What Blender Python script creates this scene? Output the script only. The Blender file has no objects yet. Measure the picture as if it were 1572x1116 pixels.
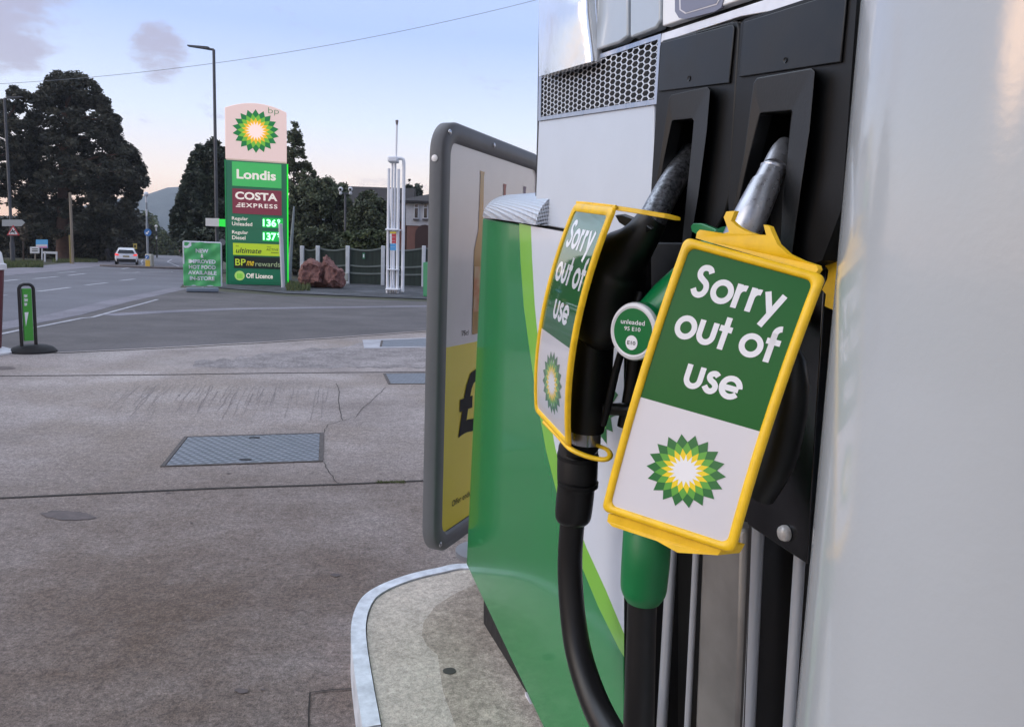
import bpy, bmesh, math, random
from mathutils import Vector, Matrix
from mathutils.geometry import tessellate_polygon
rad = math.radians
R = random.Random(7)

# ------------------------------------------------------------------ camera
H, FPX, PITCH, ROLL = 1.3, 1180.0, rad(7.7), rad(2.0)
CX, CY = 786.0, 558.0
FW = Vector((0, math.cos(PITCH), -math.sin(PITCH)))
R0 = Vector((1, 0, 0)); U0 = Vector((0, math.sin(PITCH), math.cos(PITCH)))
RT = R0 * math.cos(ROLL) + U0 * math.sin(ROLL)
UP = U0 * math.cos(ROLL) - R0 * math.sin(ROLL)
CAM = Vector((0, 0, H))
scene = bpy.context.scene
col = scene.collection
cd = bpy.data.cameras.new('camera'); cam = bpy.data.objects.new('camera', cd); col.objects.link(cam)
cd.sensor_width = 36; cd.lens = 36 * FPX / 1572; cd.clip_end = 6000; cd.clip_start = 0.02
mw = Matrix((RT, UP, -FW)).transposed().to_4x4(); mw.translation = CAM
cam.matrix_world = mw
scene.camera = cam

# ------------------------------------------------------------------ world, sun, exposure
SUN_EL, SUN_AZ = rad(4.0), rad(-115)          # azimuth from +Y, clockwise positive
scene.view_settings.view_transform = 'Standard'; scene.view_settings.look = 'None'
scene.view_settings.exposure = 0.0; scene.view_settings.gamma = 1
w = bpy.data.worlds.new('World'); scene.world = w; w.use_nodes = True
nt = w.node_tree; nt.nodes.clear()
def N(t, **k):
    n = nt.nodes.new(t)
    for a, b in k.items(): setattr(n, a, b)
    return n
out = N('ShaderNodeOutputWorld'); bg = N('ShaderNodeBackground')
sky = N('ShaderNodeTexSky'); sky.sky_type = 'NISHITA'; sky.sun_disc = False
sky.sun_elevation = SUN_EL; sky.sun_rotation = SUN_AZ; sky.air_density = 1.0; sky.dust_density = 0.6; sky.ozone_density = 2.0
tc = N('ShaderNodeTexCoord'); sep = N('ShaderNodeSeparateXYZ')
nt.links.new(tc.outputs['Generated'], sep.inputs[0])
ramp = N('ShaderNodeValToRGB'); cr = ramp.color_ramp
def lin(h):
    h = h.lstrip('#'); v = [int(h[i:i+2], 16) / 255 for i in (0, 2, 4)]
    return tuple(c / 12.92 if c <= .04045 else ((c + .055) / 1.055) ** 2.4 for c in v)
stops = [(0.0, '#d0bdb6'), (.03, '#ffcfb4'), (.085, '#fcebe6'), (.155, '#dfe8fd'), (.26, '#b3c8f9'), (.5, '#c9d4f0'), (1, '#dfe6f6')]
while len(cr.elements) < len(stops): cr.elements.new(.5)
for e, (p, h) in zip(cr.elements, stops): e.position = p; e.color = (*lin(h), 1)
nt.links.new(sep.outputs['Z'], ramp.inputs[0])
mp = N('ShaderNodeMapping'); mp.inputs['Scale'].default_value = (1, 1, 2.4)
nt.links.new(tc.outputs['Generated'], mp.inputs[0])
nz = N('ShaderNodeTexNoise'); nz.inputs['Scale'].default_value = 12; nz.inputs['Detail'].default_value = 9; nz.inputs['Roughness'].default_value = .66
nt.links.new(mp.outputs[0], nz.inputs['Vector'])
acc = None                                        # soft cloud banks low in the north-west
for dx, dz, spread, amp in ((-.530, .228, 4.2, .34), (-.50, .245, 3.4, .26), (-.466, .227, 2.0, .14), (-.403, .211, 2.5, .31), (-.37, .18, 1.6, .12), (-.54, .19, 2.6, .14)):
    dv = Vector((dx, math.sqrt(max(.05, 1 - dx * dx - dz * dz)), dz)).normalized()
    dp = N('ShaderNodeVectorMath', operation='DOT_PRODUCT'); dp.inputs[1].default_value = dv
    nt.links.new(tc.outputs['Generated'], dp.inputs[0])
    r_ = N('ShaderNodeMapRange', interpolation_type='SMOOTHSTEP'); r_.inputs[1].default_value = math.cos(rad(spread)); r_.inputs[2].default_value = 1; r_.inputs[4].default_value = amp
    nt.links.new(dp.outputs['Value'], r_.inputs[0])
    if acc is None: acc = r_.outputs[0]
    else:
        mx_ = N('ShaderNodeMath', operation='MAXIMUM'); nt.links.new(acc, mx_.inputs[0]); nt.links.new(r_.outputs[0], mx_.inputs[1]); acc = mx_.outputs[0]
ad = N('ShaderNodeMath', operation='ADD'); nt.links.new(nz.outputs['Fac'], ad.inputs[0]); nt.links.new(acc, ad.inputs[1])
m2 = N('ShaderNodeMapRange', interpolation_type='SMOOTHSTEP'); m2.inputs[1].default_value = .58; m2.inputs[2].default_value = .84; m2.inputs[4].default_value = .8
nt.links.new(ad.outputs[0], m2.inputs[0])
cm = N('ShaderNodeMix', data_type='RGBA'); cm.inputs[7].default_value = (*lin('#aea6bd'), 1)
nt.links.new(m2.outputs[0], cm.inputs[0]); nt.links.new(ramp.outputs[0], cm.inputs[6])
# warm glow added low in the sky for the column's reflection, outside the picture
gd = N('ShaderNodeVectorMath', operation='DOT_PRODUCT'); gd.inputs[1].default_value = (math.sin(rad(-85)) * math.cos(rad(14.5)), math.cos(rad(-85)) * math.cos(rad(14.5)), math.sin(rad(14.5)))
nt.links.new(tc.outputs['Generated'], gd.inputs[0])
gr = N('ShaderNodeMapRange', interpolation_type='SMOOTHSTEP'); gr.inputs[1].default_value = math.cos(rad(6.5)); gr.inputs[2].default_value = 1
nt.links.new(gd.outputs['Value'], gr.inputs[0])
gm = N('ShaderNodeMix', data_type='RGBA'); gm.inputs[7].default_value = (11, 6.6, 3.6, 1)
nt.links.new(gr.outputs[0], gm.inputs[0]); nt.links.new(cm.outputs[2], gm.inputs[6])
# bright sky patch added to soft-light column and pump, outside the picture
hd = N('ShaderNodeVectorMath', operation='DOT_PRODUCT'); hd.inputs[1].default_value = (math.sin(rad(-60)) * math.cos(rad(52)), math.cos(rad(-60)) * math.cos(rad(52)), math.sin(rad(52)))
nt.links.new(tc.outputs['Generated'], hd.inputs[0])
hg = N('ShaderNodeMapRange', interpolation_type='SMOOTHSTEP'); hg.inputs[1].default_value = math.cos(rad(36)); hg.inputs[2].default_value = 1
nt.links.new(hd.outputs['Value'], hg.inputs[0])
hm = N('ShaderNodeMix', data_type='RGBA'); hm.inputs[7].default_value = (2.5, 2.8, 3.3, 1)
nt.links.new(hg.outputs[0], hm.inputs[0]); nt.links.new(gm.outputs[2], hm.inputs[6])
# physical sky at low strength added to the dusk gradient
vs = N('ShaderNodeVectorMath', operation='SCALE'); vs.inputs[3].default_value = 0.06
nt.links.new(sky.outputs[0], vs.inputs[0])
vg = N('ShaderNodeVectorMath', operation='SCALE'); vg.inputs[3].default_value = 1.06
nt.links.new(hm.outputs[2], vg.inputs[0])
va = N('ShaderNodeVectorMath', operation='ADD')
nt.links.new(vs.outputs[0], va.inputs[0]); nt.links.new(vg.outputs[0], va.inputs[1])
nt.links.new(va.outputs[0], bg.inputs[0]); bg.inputs[1].default_value = 1.0
nt.links.new(bg.outputs[0], out.inputs[0])
sl = bpy.data.lights.new('sun', 'SUN'); sl.energy = 1.2; sl.angle = rad(40); sl.color = (1, .93, .86)
so = bpy.data.objects.new('sun', sl); col.objects.link(so)
sd = Vector((math.sin(SUN_AZ) * math.cos(rad(22)), math.cos(SUN_AZ) * math.cos(rad(22)), math.sin(rad(22))))
so.rotation_euler = (-sd).to_track_quat('-Z', 'Y').to_euler()

# ------------------------------------------------------------------ projection helpers
def ray(px, py): return FW * FPX + RT * (px - CX) + UP * (CY - py)
def onplane(px, py, p, n):
    d = ray(px, py); t = (p - CAM).dot(n) / d.dot(n); return CAM + d * t
def G(px, py, z=0.0): return onplane(px, py, Vector((0, 0, z)), Vector((0, 0, 1)))
def D(px, py, Y): return onplane(px, py, Vector((0, Y, 0)), Vector((0, 1, 0)))
FU = Vector((-.322, .947, 0)).normalized(); FN = Vector((-.947, -.322, 0)).normalized(); FP = Vector((.08, 1.94, 0))
def F(px, py, off=0.0): return onplane(px, py, FP + FN * off, FN)      # the pump's face
PA = D(674, 400, 2.5); PE = Vector((.3745, .927, 0)).normalized(); PN = Vector((PE.y, -PE.x, 0))
def P(px, py, off=0.0): return onplane(px, py, PA + PN * off, PN)       # the poster's face
def pxsize(p): return (p - CAM).dot(FW) / FPX                           # metres per pixel at p

# ------------------------------------------------------------------ materials
def M(name, c, rough=.5, metal=0., var=0., scale=4., bump=0., bscale=60., coat=0., emit=None, es=0., spec=.5, c2=None, detail=5, stretch=None, dist=.02, rvar=0.):
    m = bpy.data.materials.new(name); m.use_nodes = True
    t = m.node_tree; b = t.nodes['Principled BSDF']
    c = lin(c) if isinstance(c, str) else c
    b.inputs['Base Color'].default_value = (*c, 1); b.inputs['Roughness'].default_value = rough; b.inputs['Metallic'].default_value = metal
    b.inputs['Coat Weight'].default_value = coat; b.inputs['Coat Roughness'].default_value = .08
    b.inputs['Specular IOR Level'].default_value = spec
    tcn = t.nodes.new('ShaderNodeTexCoord'); src = tcn.outputs['Object']
    if stretch:
        mpn = t.nodes.new('ShaderNodeMapping'); mpn.inputs['Scale'].default_value = stretch
        t.links.new(src, mpn.inputs[0]); src = mpn.outputs[0]
    if var or c2:
        n = t.nodes.new('ShaderNodeTexNoise'); n.inputs['Scale'].default_value = scale; n.inputs['Detail'].default_value = detail; n.inputs['Roughness'].default_value = .62
        t.links.new(src, n.inputs['Vector'])
        mr = t.nodes.new('ShaderNodeMapRange'); mr.inputs[1].default_value = .3; mr.inputs[2].default_value = .7
        t.links.new(n.outputs['Fac'], mr.inputs[0])
        mx = t.nodes.new('ShaderNodeMix'); mx.data_type = 'RGBA'
        hi = (lin(c2) if isinstance(c2, str) else c2) if c2 else tuple(min(1, x * (1 + var)) for x in c)
        lo = tuple(x * (1 - var) for x in c)
        mx.inputs[6].default_value = (*lo, 1); mx.inputs[7].default_value = (*hi, 1)
        t.links.new(mr.outputs[0], mx.inputs[0]); t.links.new(mx.outputs[2], b.inputs['Base Color'])
        if rvar:
            rr = t.nodes.new('ShaderNodeMapRange'); rr.inputs[3].default_value = max(.02, rough - rvar); rr.inputs[4].default_value = rough + rvar
            t.links.new(mr.outputs[0], rr.inputs[0]); t.links.new(rr.outputs[0], b.inputs['Roughness'])
    if bump:
        n2 = t.nodes.new('ShaderNodeTexNoise'); n2.inputs['Scale'].default_value = bscale; n2.inputs['Detail'].default_value = 4
        t.links.new(src, n2.inputs['Vector'])
        bp = t.nodes.new('ShaderNodeBump'); bp.inputs['Strength'].default_value = bump; bp.inputs['Distance'].default_value = dist
        t.links.new(n2.outputs['Fac'], bp.inputs['Height']); t.links.new(bp.outputs[0], b.inputs['Normal'])
    if emit:
        e = lin(emit) if isinstance(emit, str) else emit
        b.inputs['Emission Color'].default_value = (*e, 1); b.inputs['Emission Strength'].default_value = es
    return m

def ground_mat(name, base, dark, light, rough=.9, speck=.35, stain=1.0, sc=1.0, bump=.35, brown=None, canopy_shade=None):
    m = bpy.data.materials.new(name); m.use_nodes = True; t = m.node_tree; b = t.nodes['Principled BSDF']
    b.inputs['Roughness'].default_value = rough; b.inputs['Specular IOR Level'].default_value = .35
    tcn = t.nodes.new('ShaderNodeTexCoord')
    def noise(s, d, r=.6):
        n = t.nodes.new('ShaderNodeTexNoise'); n.inputs['Scale'].default_value = s; n.inputs['Detail'].default_value = d; n.inputs['Roughness'].default_value = r
        t.links.new(tcn.outputs['Object'], n.inputs['Vector']); return n.outputs['Fac']
    def rng(s, a, c, lo=0., hi=1.):
        r = t.nodes.new('ShaderNodeMapRange'); r.inputs[1].default_value = a; r.inputs[2].default_value = c; r.inputs[3].default_value = lo; r.inputs[4].default_value = hi
        t.links.new(s, r.inputs[0]); return r.outputs[0]
    def mix(f, a, c, mode='MIX'):
        x = t.nodes.new('ShaderNodeMix'); x.data_type = 'RGBA'; x.blend_type = mode
        for sock, v in ((x.inputs[0], f), (x.inputs[6], a), (x.inputs[7], c)):
            if isinstance(v, (int, float)): sock.default_value = v
            elif isinstance(v, tuple): sock.default_value = (*v, 1)
            else: t.links.new(v, sock)
        return x.outputs[2]
    c = mix(rng(noise(1.1 * sc, 8, .65), .35, .65), lin(dark), lin(base))
    c = mix(rng(noise(.35 * sc, 4), .5, .68, 0, .65 * stain), c, lin(light))
    if brown: c = mix(rng(noise(.5 * sc, 5), .48, .62, 0, .6), c, lin(brown))
    if canopy_shade:                      # canopy shade painted into the colour as mottled brown, (x, y, radius, colour)
        vd = t.nodes.new('ShaderNodeVectorMath'); vd.operation = 'DISTANCE'; vd.inputs[1].default_value = (canopy_shade[0], canopy_shade[1], 0)
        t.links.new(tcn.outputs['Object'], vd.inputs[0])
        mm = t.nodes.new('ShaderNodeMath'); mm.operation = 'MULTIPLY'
        t.links.new(rng(vd.outputs['Value'], canopy_shade[2], canopy_shade[2] * .25), mm.inputs[0]); t.links.new(rng(noise(.9, 7, .65), .32, .58, .25, .95), mm.inputs[1])
        c = mix(mm.outputs[0], c, lin(canopy_shade[3]))
    c = mix(rng(noise(5 * sc, 6, .7), .58, .72, 0, .45 * stain), c, lin(dark))
    f = noise(70, 4, .7)
    c = mix(speck * .8, c, mix(rng(noise(22, 5, .75), .32, .68), (.2, .2, .2), (.78, .78, .78)), 'OVERLAY')
    c = mix(speck, c, mix(rng(f, .3, .7), (.12, .12, .12), (.85, .85, .85)), 'OVERLAY')
    c = mix(rng(noise(48, 3, .55), .60, .70, 0, .55 * min(1, speck * 1.4)), c, tuple(q * .55 for q in lin(dark)))
    c = mix(speck, c, mix(rng(noise(260, 2, .6), .3, .7), (.15, .15, .15), (.85, .85, .85)), 'OVERLAY')
    t.links.new(c, b.inputs['Base Color'])
    bp = t.nodes.new('ShaderNodeBump'); bp.inputs['Strength'].default_value = bump; bp.inputs['Distance'].default_value = .01
    t.links.new(f, bp.inputs['Height']); t.links.new(bp.outputs[0], b.inputs['Normal'])
    return m

# ------------------------------------------------------------------ mesh builder
class MB:
    def __init__(s): s.v = []; s.f = []; s.m = []
    def add(s, vs, fs, mi=0):
        k = len(s.v); s.v += [Vector(v) for v in vs]
        for f in fs: s.f.append([i + k for i in f]); s.m.append(mi)
        return s
    def box(s, c, size, mi=0, ax=None):
        c = Vector(c); X, Y, Z = ax or (Vector((1, 0, 0)), Vector((0, 1, 0)), Vector((0, 0, 1)))
        a, b, d = (q / 2 for q in size)
        vs = [c + X * i * a + Y * j * b + Z * k * d for i in (-1, 1) for j in (-1, 1) for k in (-1, 1)]
        return s.add(vs, [(0, 1, 3, 2), (4, 6, 7, 5), (0, 4, 5, 1), (2, 3, 7, 6), (0, 2, 6, 4), (1, 5, 7, 3)], mi)
    def prism(s, front, back, mi=0, mi_side=None, cap_back=True):
        n = len(front); ms = mi if mi_side is None else mi_side
        s.add(list(front) + list(back), [list(range(n))], mi)
        k = len(s.v) - 2 * n
        for i in range(n):
            j = (i + 1) % n; s.f.append([k + i, k + n + i, k + n + j, k + j]); s.m.append(ms)
        if cap_back: s.f.append([k + n + i for i in range(n - 1, -1, -1)]); s.m.append(ms)
        return s
    def plate(s, loops_front, loops_back, mi=0, mi_side=None):
        """outer loop + hole loops, tessellated front, walls to the back"""
        ms = mi if mi_side is None else mi_side
        tri = tessellate_polygon(loops_front); flat = [v for l in loops_front for v in l]
        s.add(flat, tri, mi)
        for lf, lb in zip(loops_front, loops_back):
            n = len(lf); k = len(s.v); s.v += [Vector(v) for v in lf] + [Vector(v) for v in lb]
            for i in range(n):
                j = (i + 1) % n; s.f.append([k + i, k + n + i, k + n + j, k + j]); s.m.append(ms)
        return s
    def tube(s, pts, rs, seg=16, mi=0, cap=True, squash=None):
        pts = [Vector(p) for p in pts]
        if not isinstance(rs, (list, tuple)): rs = [rs] * len(pts)
        k = len(s.v); prev = None
        for i, p in enumerate(pts):
            tg = (pts[min(i + 1, len(pts) - 1)] - pts[max(i - 1, 0)]).normalized()
            if prev is None:
                a = Vector((0, 0, 1)) if abs(tg.z) < .9 else Vector((1, 0, 0)); e1 = tg.cross(a).normalized()
            else: e1 = (prev - tg * prev.dot(tg)).normalized()
            prev = e1; e2 = tg.cross(e1)
            for j in range(seg):
                a = 2 * math.pi * j / seg; o = e1 * math.cos(a) * rs[i] + e2 * math.sin(a) * rs[i]
                if squash: o = o - squash[0] * o.dot(squash[0]) * (1 - squash[1])
                s.v.append(p + o)
        for i in range(len(pts) - 1):
            for j in range(seg):
                q = (j + 1) % seg; s.f.append([k + i * seg + j, k + i * seg + q, k + (i + 1) * seg + q, k + (i + 1) * seg + j]); s.m.append(mi)
        if cap:
            s.f.append([k + j for j in range(seg - 1, -1, -1)]); s.m.append(mi)
            b = k + (len(pts) - 1) * seg; s.f.append([b + j for j in range(seg)]); s.m.append(mi)
        return s
    def lathe(s, c, prof, seg=24, mi=0, ax=None):
        c = Vector(c); X, Y, Z = ax or (Vector((1, 0, 0)), Vector((0, 1, 0)), Vector((0, 0, 1))); k = len(s.v); n = len(prof)
        for r, z in prof:
            for j in range(seg):
                a = 2 * math.pi * j / seg; s.v.append(c + X * r * math.cos(a) + Y * r * math.sin(a) + Z * z)
        for i in range(n - 1):
            for j in range(seg):
                q = (j + 1) % seg; s.f.append([k + i * seg + j, k + i * seg + q, k + (i + 1) * seg + q, k + (i + 1) * seg + j]); s.m.append(mi)
        s.f.append([k + j for j in range(seg - 1, -1, -1)]); s.m.append(mi)
        s.f.append([k + (n - 1) * seg + j for j in range(seg)]); s.m.append(mi)
        return s
    def build(s, name, mats, parent=None, bevel=0, smooth=40, kind=None, bseg=2):
        me = bpy.data.meshes.new(name)
        o = bpy.data.objects.new(name, me); col.objects.link(o)
        L = Vector((0, 0, 0)); q = parent
        while q is not None: L += Vector(q.location); q = q.parent
        if parent is None and kind is None and s.v:
            n = len(s.v); L = Vector((sum(v.x for v in s.v) / n, sum(v.y for v in s.v) / n, min(v.z for v in s.v))); o.location = L
        me.from_pydata([v - L for v in s.v], [], s.f)
        mats = mats if isinstance(mats, (list, tuple)) else [mats]
        for m in mats: me.materials.append(m)
        me.polygons.foreach_set('material_index', s.m)
        bm = bmesh.new(); bm.from_mesh(me)
        if smooth is not None and len(bm.faces) < 20000:
            bmesh.ops.remove_doubles(bm, verts=bm.verts, dist=1e-6)
            bmesh.ops.recalc_face_normals(bm, faces=bm.faces)
        bm.to_mesh(me); bm.free()
        if smooth:
            me.polygons.foreach_set('use_smooth', [True] * len(me.polygons)); me.set_sharp_from_angle(angle=rad(smooth))
        if parent: o.parent = parent
        if bevel:
            md = o.modifiers.new('bevel', 'BEVEL'); md.width = bevel; md.segments = bseg; md.limit_method = 'ANGLE'; md.angle_limit = rad(40); md.harden_normals = False
        if kind: o['kind'] = kind
        return o

def tag(o, label, cat, group=None):
    o['label'] = label; o['category'] = cat
    if group: o['group'] = group
    return o
def thing(name, label, cat, loc, group=None):
    o = bpy.data.objects.new(name, None); col.objects.link(o); o.location = Vector(loc); o.empty_display_size = .1
    return tag(o, label, cat, group)

# ------------------------------------------------------------------ lettering
def glyphs(sx, body, offset=0., shear=0., spacing=1., res=3):
    cu = bpy.data.curves.new('t', 'FONT'); cu.body = body; cu.offset = offset; cu.shear = shear; cu.space_character = spacing; cu.resolution_u = res
    ob = bpy.data.objects.new('t', cu); me = bpy.data.meshes.new_from_object(ob)
    v = [(p.co.x, p.co.y) for p in me.vertices]; f = [list(p.vertices) for p in me.polygons]
    bpy.data.objects.remove(ob); bpy.data.meshes.remove(me); bpy.data.curves.remove(cu)
    return v, f
def text(mb, body, mapf, x0, x1, y0, y1, mi, offset=0., shear=0., spacing=1., res=3):
    """fit text's bounding box to x0..x1, y0..y1 (y up) of mapf"""
    v, f = glyphs(0, body, offset, shear, spacing, res)
    ax, bx = min(p[0] for p in v), max(p[0] for p in v); ay, by = min(p[1] for p in v), max(p[1] for p in v)
    mb.add([mapf(x0 + (p[0] - ax) / (bx - ax) * (x1 - x0), y0 + (p[1] - ay) / (by - ay) * (y1 - y0)) for p in v], f, mi)
def star(mb, mapf, cx, cy, rx, ry, mis, dz, phase=0.):
    """petal emblem: four 18-point stars, mapf(x, y, lift)"""
    for k, (ro, ri) in enumerate(((1., .79), (.79, .61), (.61, .44), (.45, .27))):
        vs = [mapf(cx, cy, dz * (k + 1))]
        for i in range(36):
            a = math.pi / 2 + phase + math.pi * (i + (k % 2)) / 18
            r = ro if i % 2 == 0 else ri
            vs.append(mapf(cx + rx * r * math.cos(a), cy + ry * r * math.sin(a), dz * (k + 1)))
        mb.add(vs, [(0, i + 1, (i + 1) % 36 + 1) for i in range(36)], mis[k])
def arc(cx, cy, rx, ry, a0, a1, n=14): return [(cx + rx * math.cos(rad(a0 + (a1 - a0) * i / n)), cy + ry * math.sin(rad(a0 + (a1 - a0) * i / n))) for i in range(n + 1)]
def SP(pts, sub=4):
    o = []
    for i in range(len(pts) - 1):
        p0, p1, p2, p3 = pts[max(i - 1, 0)], pts[i], pts[i + 1], pts[min(i + 2, len(pts) - 1)]
        for k in range(sub):
            t = k / sub; o.append(tuple(.5 * (2 * b_ + (c_ - a_) * t + (2 * a_ - 5 * b_ + 4 * c_ - d_) * t * t + (3 * b_ - a_ - 3 * c_ + d_) * t ** 3) for a_, b_, c_, d_ in zip(p0, p1, p2, p3)))
    return o + [pts[-1]]
GLY = {
 'o': (1.0, [arc(.5, .5, .38, .385, 0, 360, 28)]),
 'u': (.92, [[(.16, 1.0)] + arc(.46, .43, .30, .31, 180, 360) + [(.76, 1.0)]]),
 't': (.58, [[(.29, 1.36), (.29, 0)], [(.02, .87), (.56, .87)]]),
 'f': (.62, [[(.27, 0), (.27, 1.2)] + arc(.52, 1.2, .25, .26, 180, 95, 8), [(.03, .87), (.60, .87)]]),
 'r': (.62, [[(.16, 0), (.16, 1.0)], [(.16, .52)] + arc(.43, .58, .27, .30, 170, 78, 8)]),
 'y': (.88, [[(.10, 1.0), (.46, .12)], [(.80, 1.0), (.22, -.42)]]),
 's': (.68, [SP([(.55, .80), (.45, .875), (.33, .87), (.22, .79), (.21, .67), (.30, .57), (.44, .50), (.54, .39), (.53, .23), (.42, .13), (.28, .125), (.17, .20), (.09, .29)])]),
 'S': (.92, [SP([(.73, 1.10), (.63, 1.235), (.48, 1.27), (.31, 1.21), (.23, 1.04), (.29, .87), (.45, .76), (.63, .64), (.70, .44), (.63, .23), (.46, .13), (.28, .17), (.15, .34)])]),
 'e': (.98, [arc(.5, .5, .37, .385, 5, 325, 26), [(.16, .47), (.84, .47)]]),
 ' ': (.42, []),
}
def strokes(mb, body, mapf, cx, base, xh, mi, wd=.235, sxr=1.0, lift=0.0):
    tot = sum(GLY[c][0] for c in body) * xh * sxr; x = cx - tot / 2; li = 0
    for c in body:
        adv, sts = GLY[c]
        for st in sts:
            n = len(st); L, Rr = [], []; closed = st[0] == st[-1] or (abs(st[0][0] - st[-1][0]) + abs(st[0][1] - st[-1][1]) < 1e-6)
            for i, p in enumerate(st):
                a = st[i - 1] if i else (st[-2] if closed else p); b = st[i + 1] if i < n - 1 else (st[1] if closed else p)
                tx, ty = b[0] - a[0], b[1] - a[1]; l = math.hypot(tx, ty) or 1
                nx, ny = -ty / l * wd / 2, tx / l * wd / 2
                L.append((p[0] + nx, p[1] + ny)); Rr.append((p[0] - nx, p[1] - ny))
            f = lambda q: mapf(x + q[0] * xh * sxr, base + q[1] * xh, lift + .00006 * (li % 3))
            mb.add([f(q) for q in L] + [f(q) for q in Rr], [(i, n + i, n + i + 1, i + 1) for i in range(n - 1)], mi); li += 1
        x += adv * xh * sxr

# ------------------------------------------------------------------ shared materials
m_conc = ground_mat('forecourt_concrete', '#9e9593', '#817875', '#ada5a2', brown='#857970', speck=.62, bump=.8, canopy_shade=(-1.0, 1.5, 4.4, '#63544a'))
m_asph = ground_mat('apron_asphalt', '#5b5758', '#4c494b', '#656163', speck=.3, bump=.25)
m_road = ground_mat('road_asphalt', '#66666d', '#595960', '#707078', speck=.3, sc=.4, bump=.25)
m_strip = ground_mat('worn_asphalt', '#7a7780', '#6a6870', '#8a8790', speck=.35)
m_isl = ground_mat('island_concrete', '#bfb5a9', '#b2a79b', '#cac1b6', speck=.36, sc=2.2)
m_isl2 = ground_mat('island_patch_concrete', '#aca093', '#9a8e81', '#b3a89b', speck=.5, sc=3)
m_white = M('white_marking', '#9a9aa1', .8, var=.25, scale=3, bump=.2)
m_blackplastic = M('black_plastic', '#0b0c0e', .45, spec=.3, var=.25, scale=6, bump=.06, bscale=300, dist=.002, rvar=.1)
m_pit = M('dark_recess', '#0a0a0c', .7)
m_rubber = M('black_rubber', '#0b0b0d', .42, var=.2, scale=20, bump=.05, bscale=200, dist=.001)
m_yel = M('yellow_plastic', '#f4c31c', .38, var=.13, scale=35, rvar=.1, bump=.04, bscale=150, dist=.001)
m_green = M('sign_green', '#0a5c22', .34, var=.06, scale=9, coat=.0, spec=.2)
m_panelwhite = M('sign_white', '#d6d3d8', .34, var=.03, scale=5, coat=.0, spec=.3)
m_lettering = M('white_lettering', '#e6e6ea', .34, spec=.3)
m_dg = M('emblem_dark_green', '#14692f', .35); m_lg = M('emblem_light_green', '#5aa53a', .35)
m_ye = M('emblem_yellow', '#f3d21c', .35); m_wh = M('emblem_white', '#ecebee', .35)
m_steel = M('brushed_steel', '#b9bcc4', .32, metal=1, var=.15, scale=30, stretch=(1, 1, .05), rvar=.1)
m_spout = M('worn_aluminium', '#a9aaaf', .34, metal=.85, var=.12, scale=160, bump=.05, bscale=260, dist=.001, rvar=.1)
m_spoutdark = M('blackened_spout', '#303134', .32, metal=.8, c2='#9a9da3', scale=160, bump=.05, bscale=200, dist=.001)
m_cabgrey = M('grey_cabinet_paint', '#c2cad6', .34, var=.05, scale=2.5, coat=.3)
m_cabwhite = M('white_cabinet_paint', '#eeeef0', .3, var=.04, scale=3, coat=.3)

# ================================================================== SETTING
def sheet(name, pts, mat, z=0.0):
    b = MB(); b.add([Vector((p.x, p.y, z)) for p in pts], [list(range(len(pts)))])
    return b.build(name, mat, kind='structure', smooth=None)
V = lambda x, y, z=0.: Vector((x, y, z))
m_earth = ground_mat('verge_earth', '#4a4a3c', '#35372b', '#57553f', speck=.3, sc=.3)
sheet('ground', [V(-2500, -200), V(2500, -200), V(2500, 3500), V(-2500, 3500)], m_earth, -.03)
# road
far_edge = [G(-420, 446), G(-150, 434), G(0, 424), G(90, 416), G(150, 409), G(185, 403), G(222, 397), G(238, 392), G(243, 388)]
near_edge = [G(262, 388), G(276, 393), G(286, 400), G(292, 412), G(290, 426), G(275, 442), G(130, 475), G(0, 499), G(-300, 556)]
sheet('road', far_edge + near_edge, m_road, -.018)
sheet('far_pavement', [G(-420, 446), G(-150, 434), G(0, 424), G(90, 416), G(150, 409), G(185, 403), G(200, 399), G(120, 402), G(60, 408), G(0, 413), G(-150, 420), G(-420, 428)], m_strip, -.010)
# asphalt apron between road and concrete
sheet('apron', [G(-300, 556), G(0, 499), G(130, 475), G(275, 442), G(300, 443), G(340, 447), G(440, 454), G(560, 459), G(660, 463), G(1000, 475), V(14, 6), V(-10, 6)], m_asph, -.012)
# concrete forecourt slab
c_edge = [G(-260, 552), G(0, 541), G(100, 540), G(250, 533), G(400, 525), G(520, 517), G(660, 507), G(900, 494)]
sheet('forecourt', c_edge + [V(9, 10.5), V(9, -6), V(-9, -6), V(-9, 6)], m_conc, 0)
# slate verge under the totem
m_slate = ground_mat('slate_chippings', '#4b4d52', '#34363b', '#6a6c72', speck=.8, sc=2, bump=1)
sheet('verge', [G(330, 441), G(345, 433), G(460, 428), G(660, 428), G(900, 430), G(900, 466), G(660, 459), G(560, 455), G(440, 450)], m_slate, -.004)
# marks on the ground
def strip(mb, pix, wm, z, mi=0):
    pts = [G(*q, z) for q in pix]
    L, Rr = [], []
    for i, p in enumerate(pts):
        t = (pts[min(i + 1, len(pts) - 1)] - pts[max(i - 1, 0)]).normalized(); n = Vector((-t.y, t.x, 0)) * wm / 2
        L.append(p + n); Rr.append(p - n)
    mb.add(L + Rr, [(i, len(pts) + i, len(pts) + i + 1, i + 1) for i in range(len(pts) - 1)], mi)
b = MB()
for q in ([(52, 428), (89, 424.6)], [(105, 423), (131, 420)], [(6, 431.5), (29, 429)], [(89, 419), (116, 417.3)], [(120, 411.7), (156, 408)], [(132, 437.6), (164, 434.2)],
          [(59, 447.4), (107, 441.3)], [(-10, 455), (8, 453)], [(185, 430.7), (207, 428.4)], [(187, 413), (198, 411)], [(-60, 438), (-30, 435)], [(205, 418.5), (214, 417.8)]):
    strip(b, q, .16, -.013)
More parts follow.
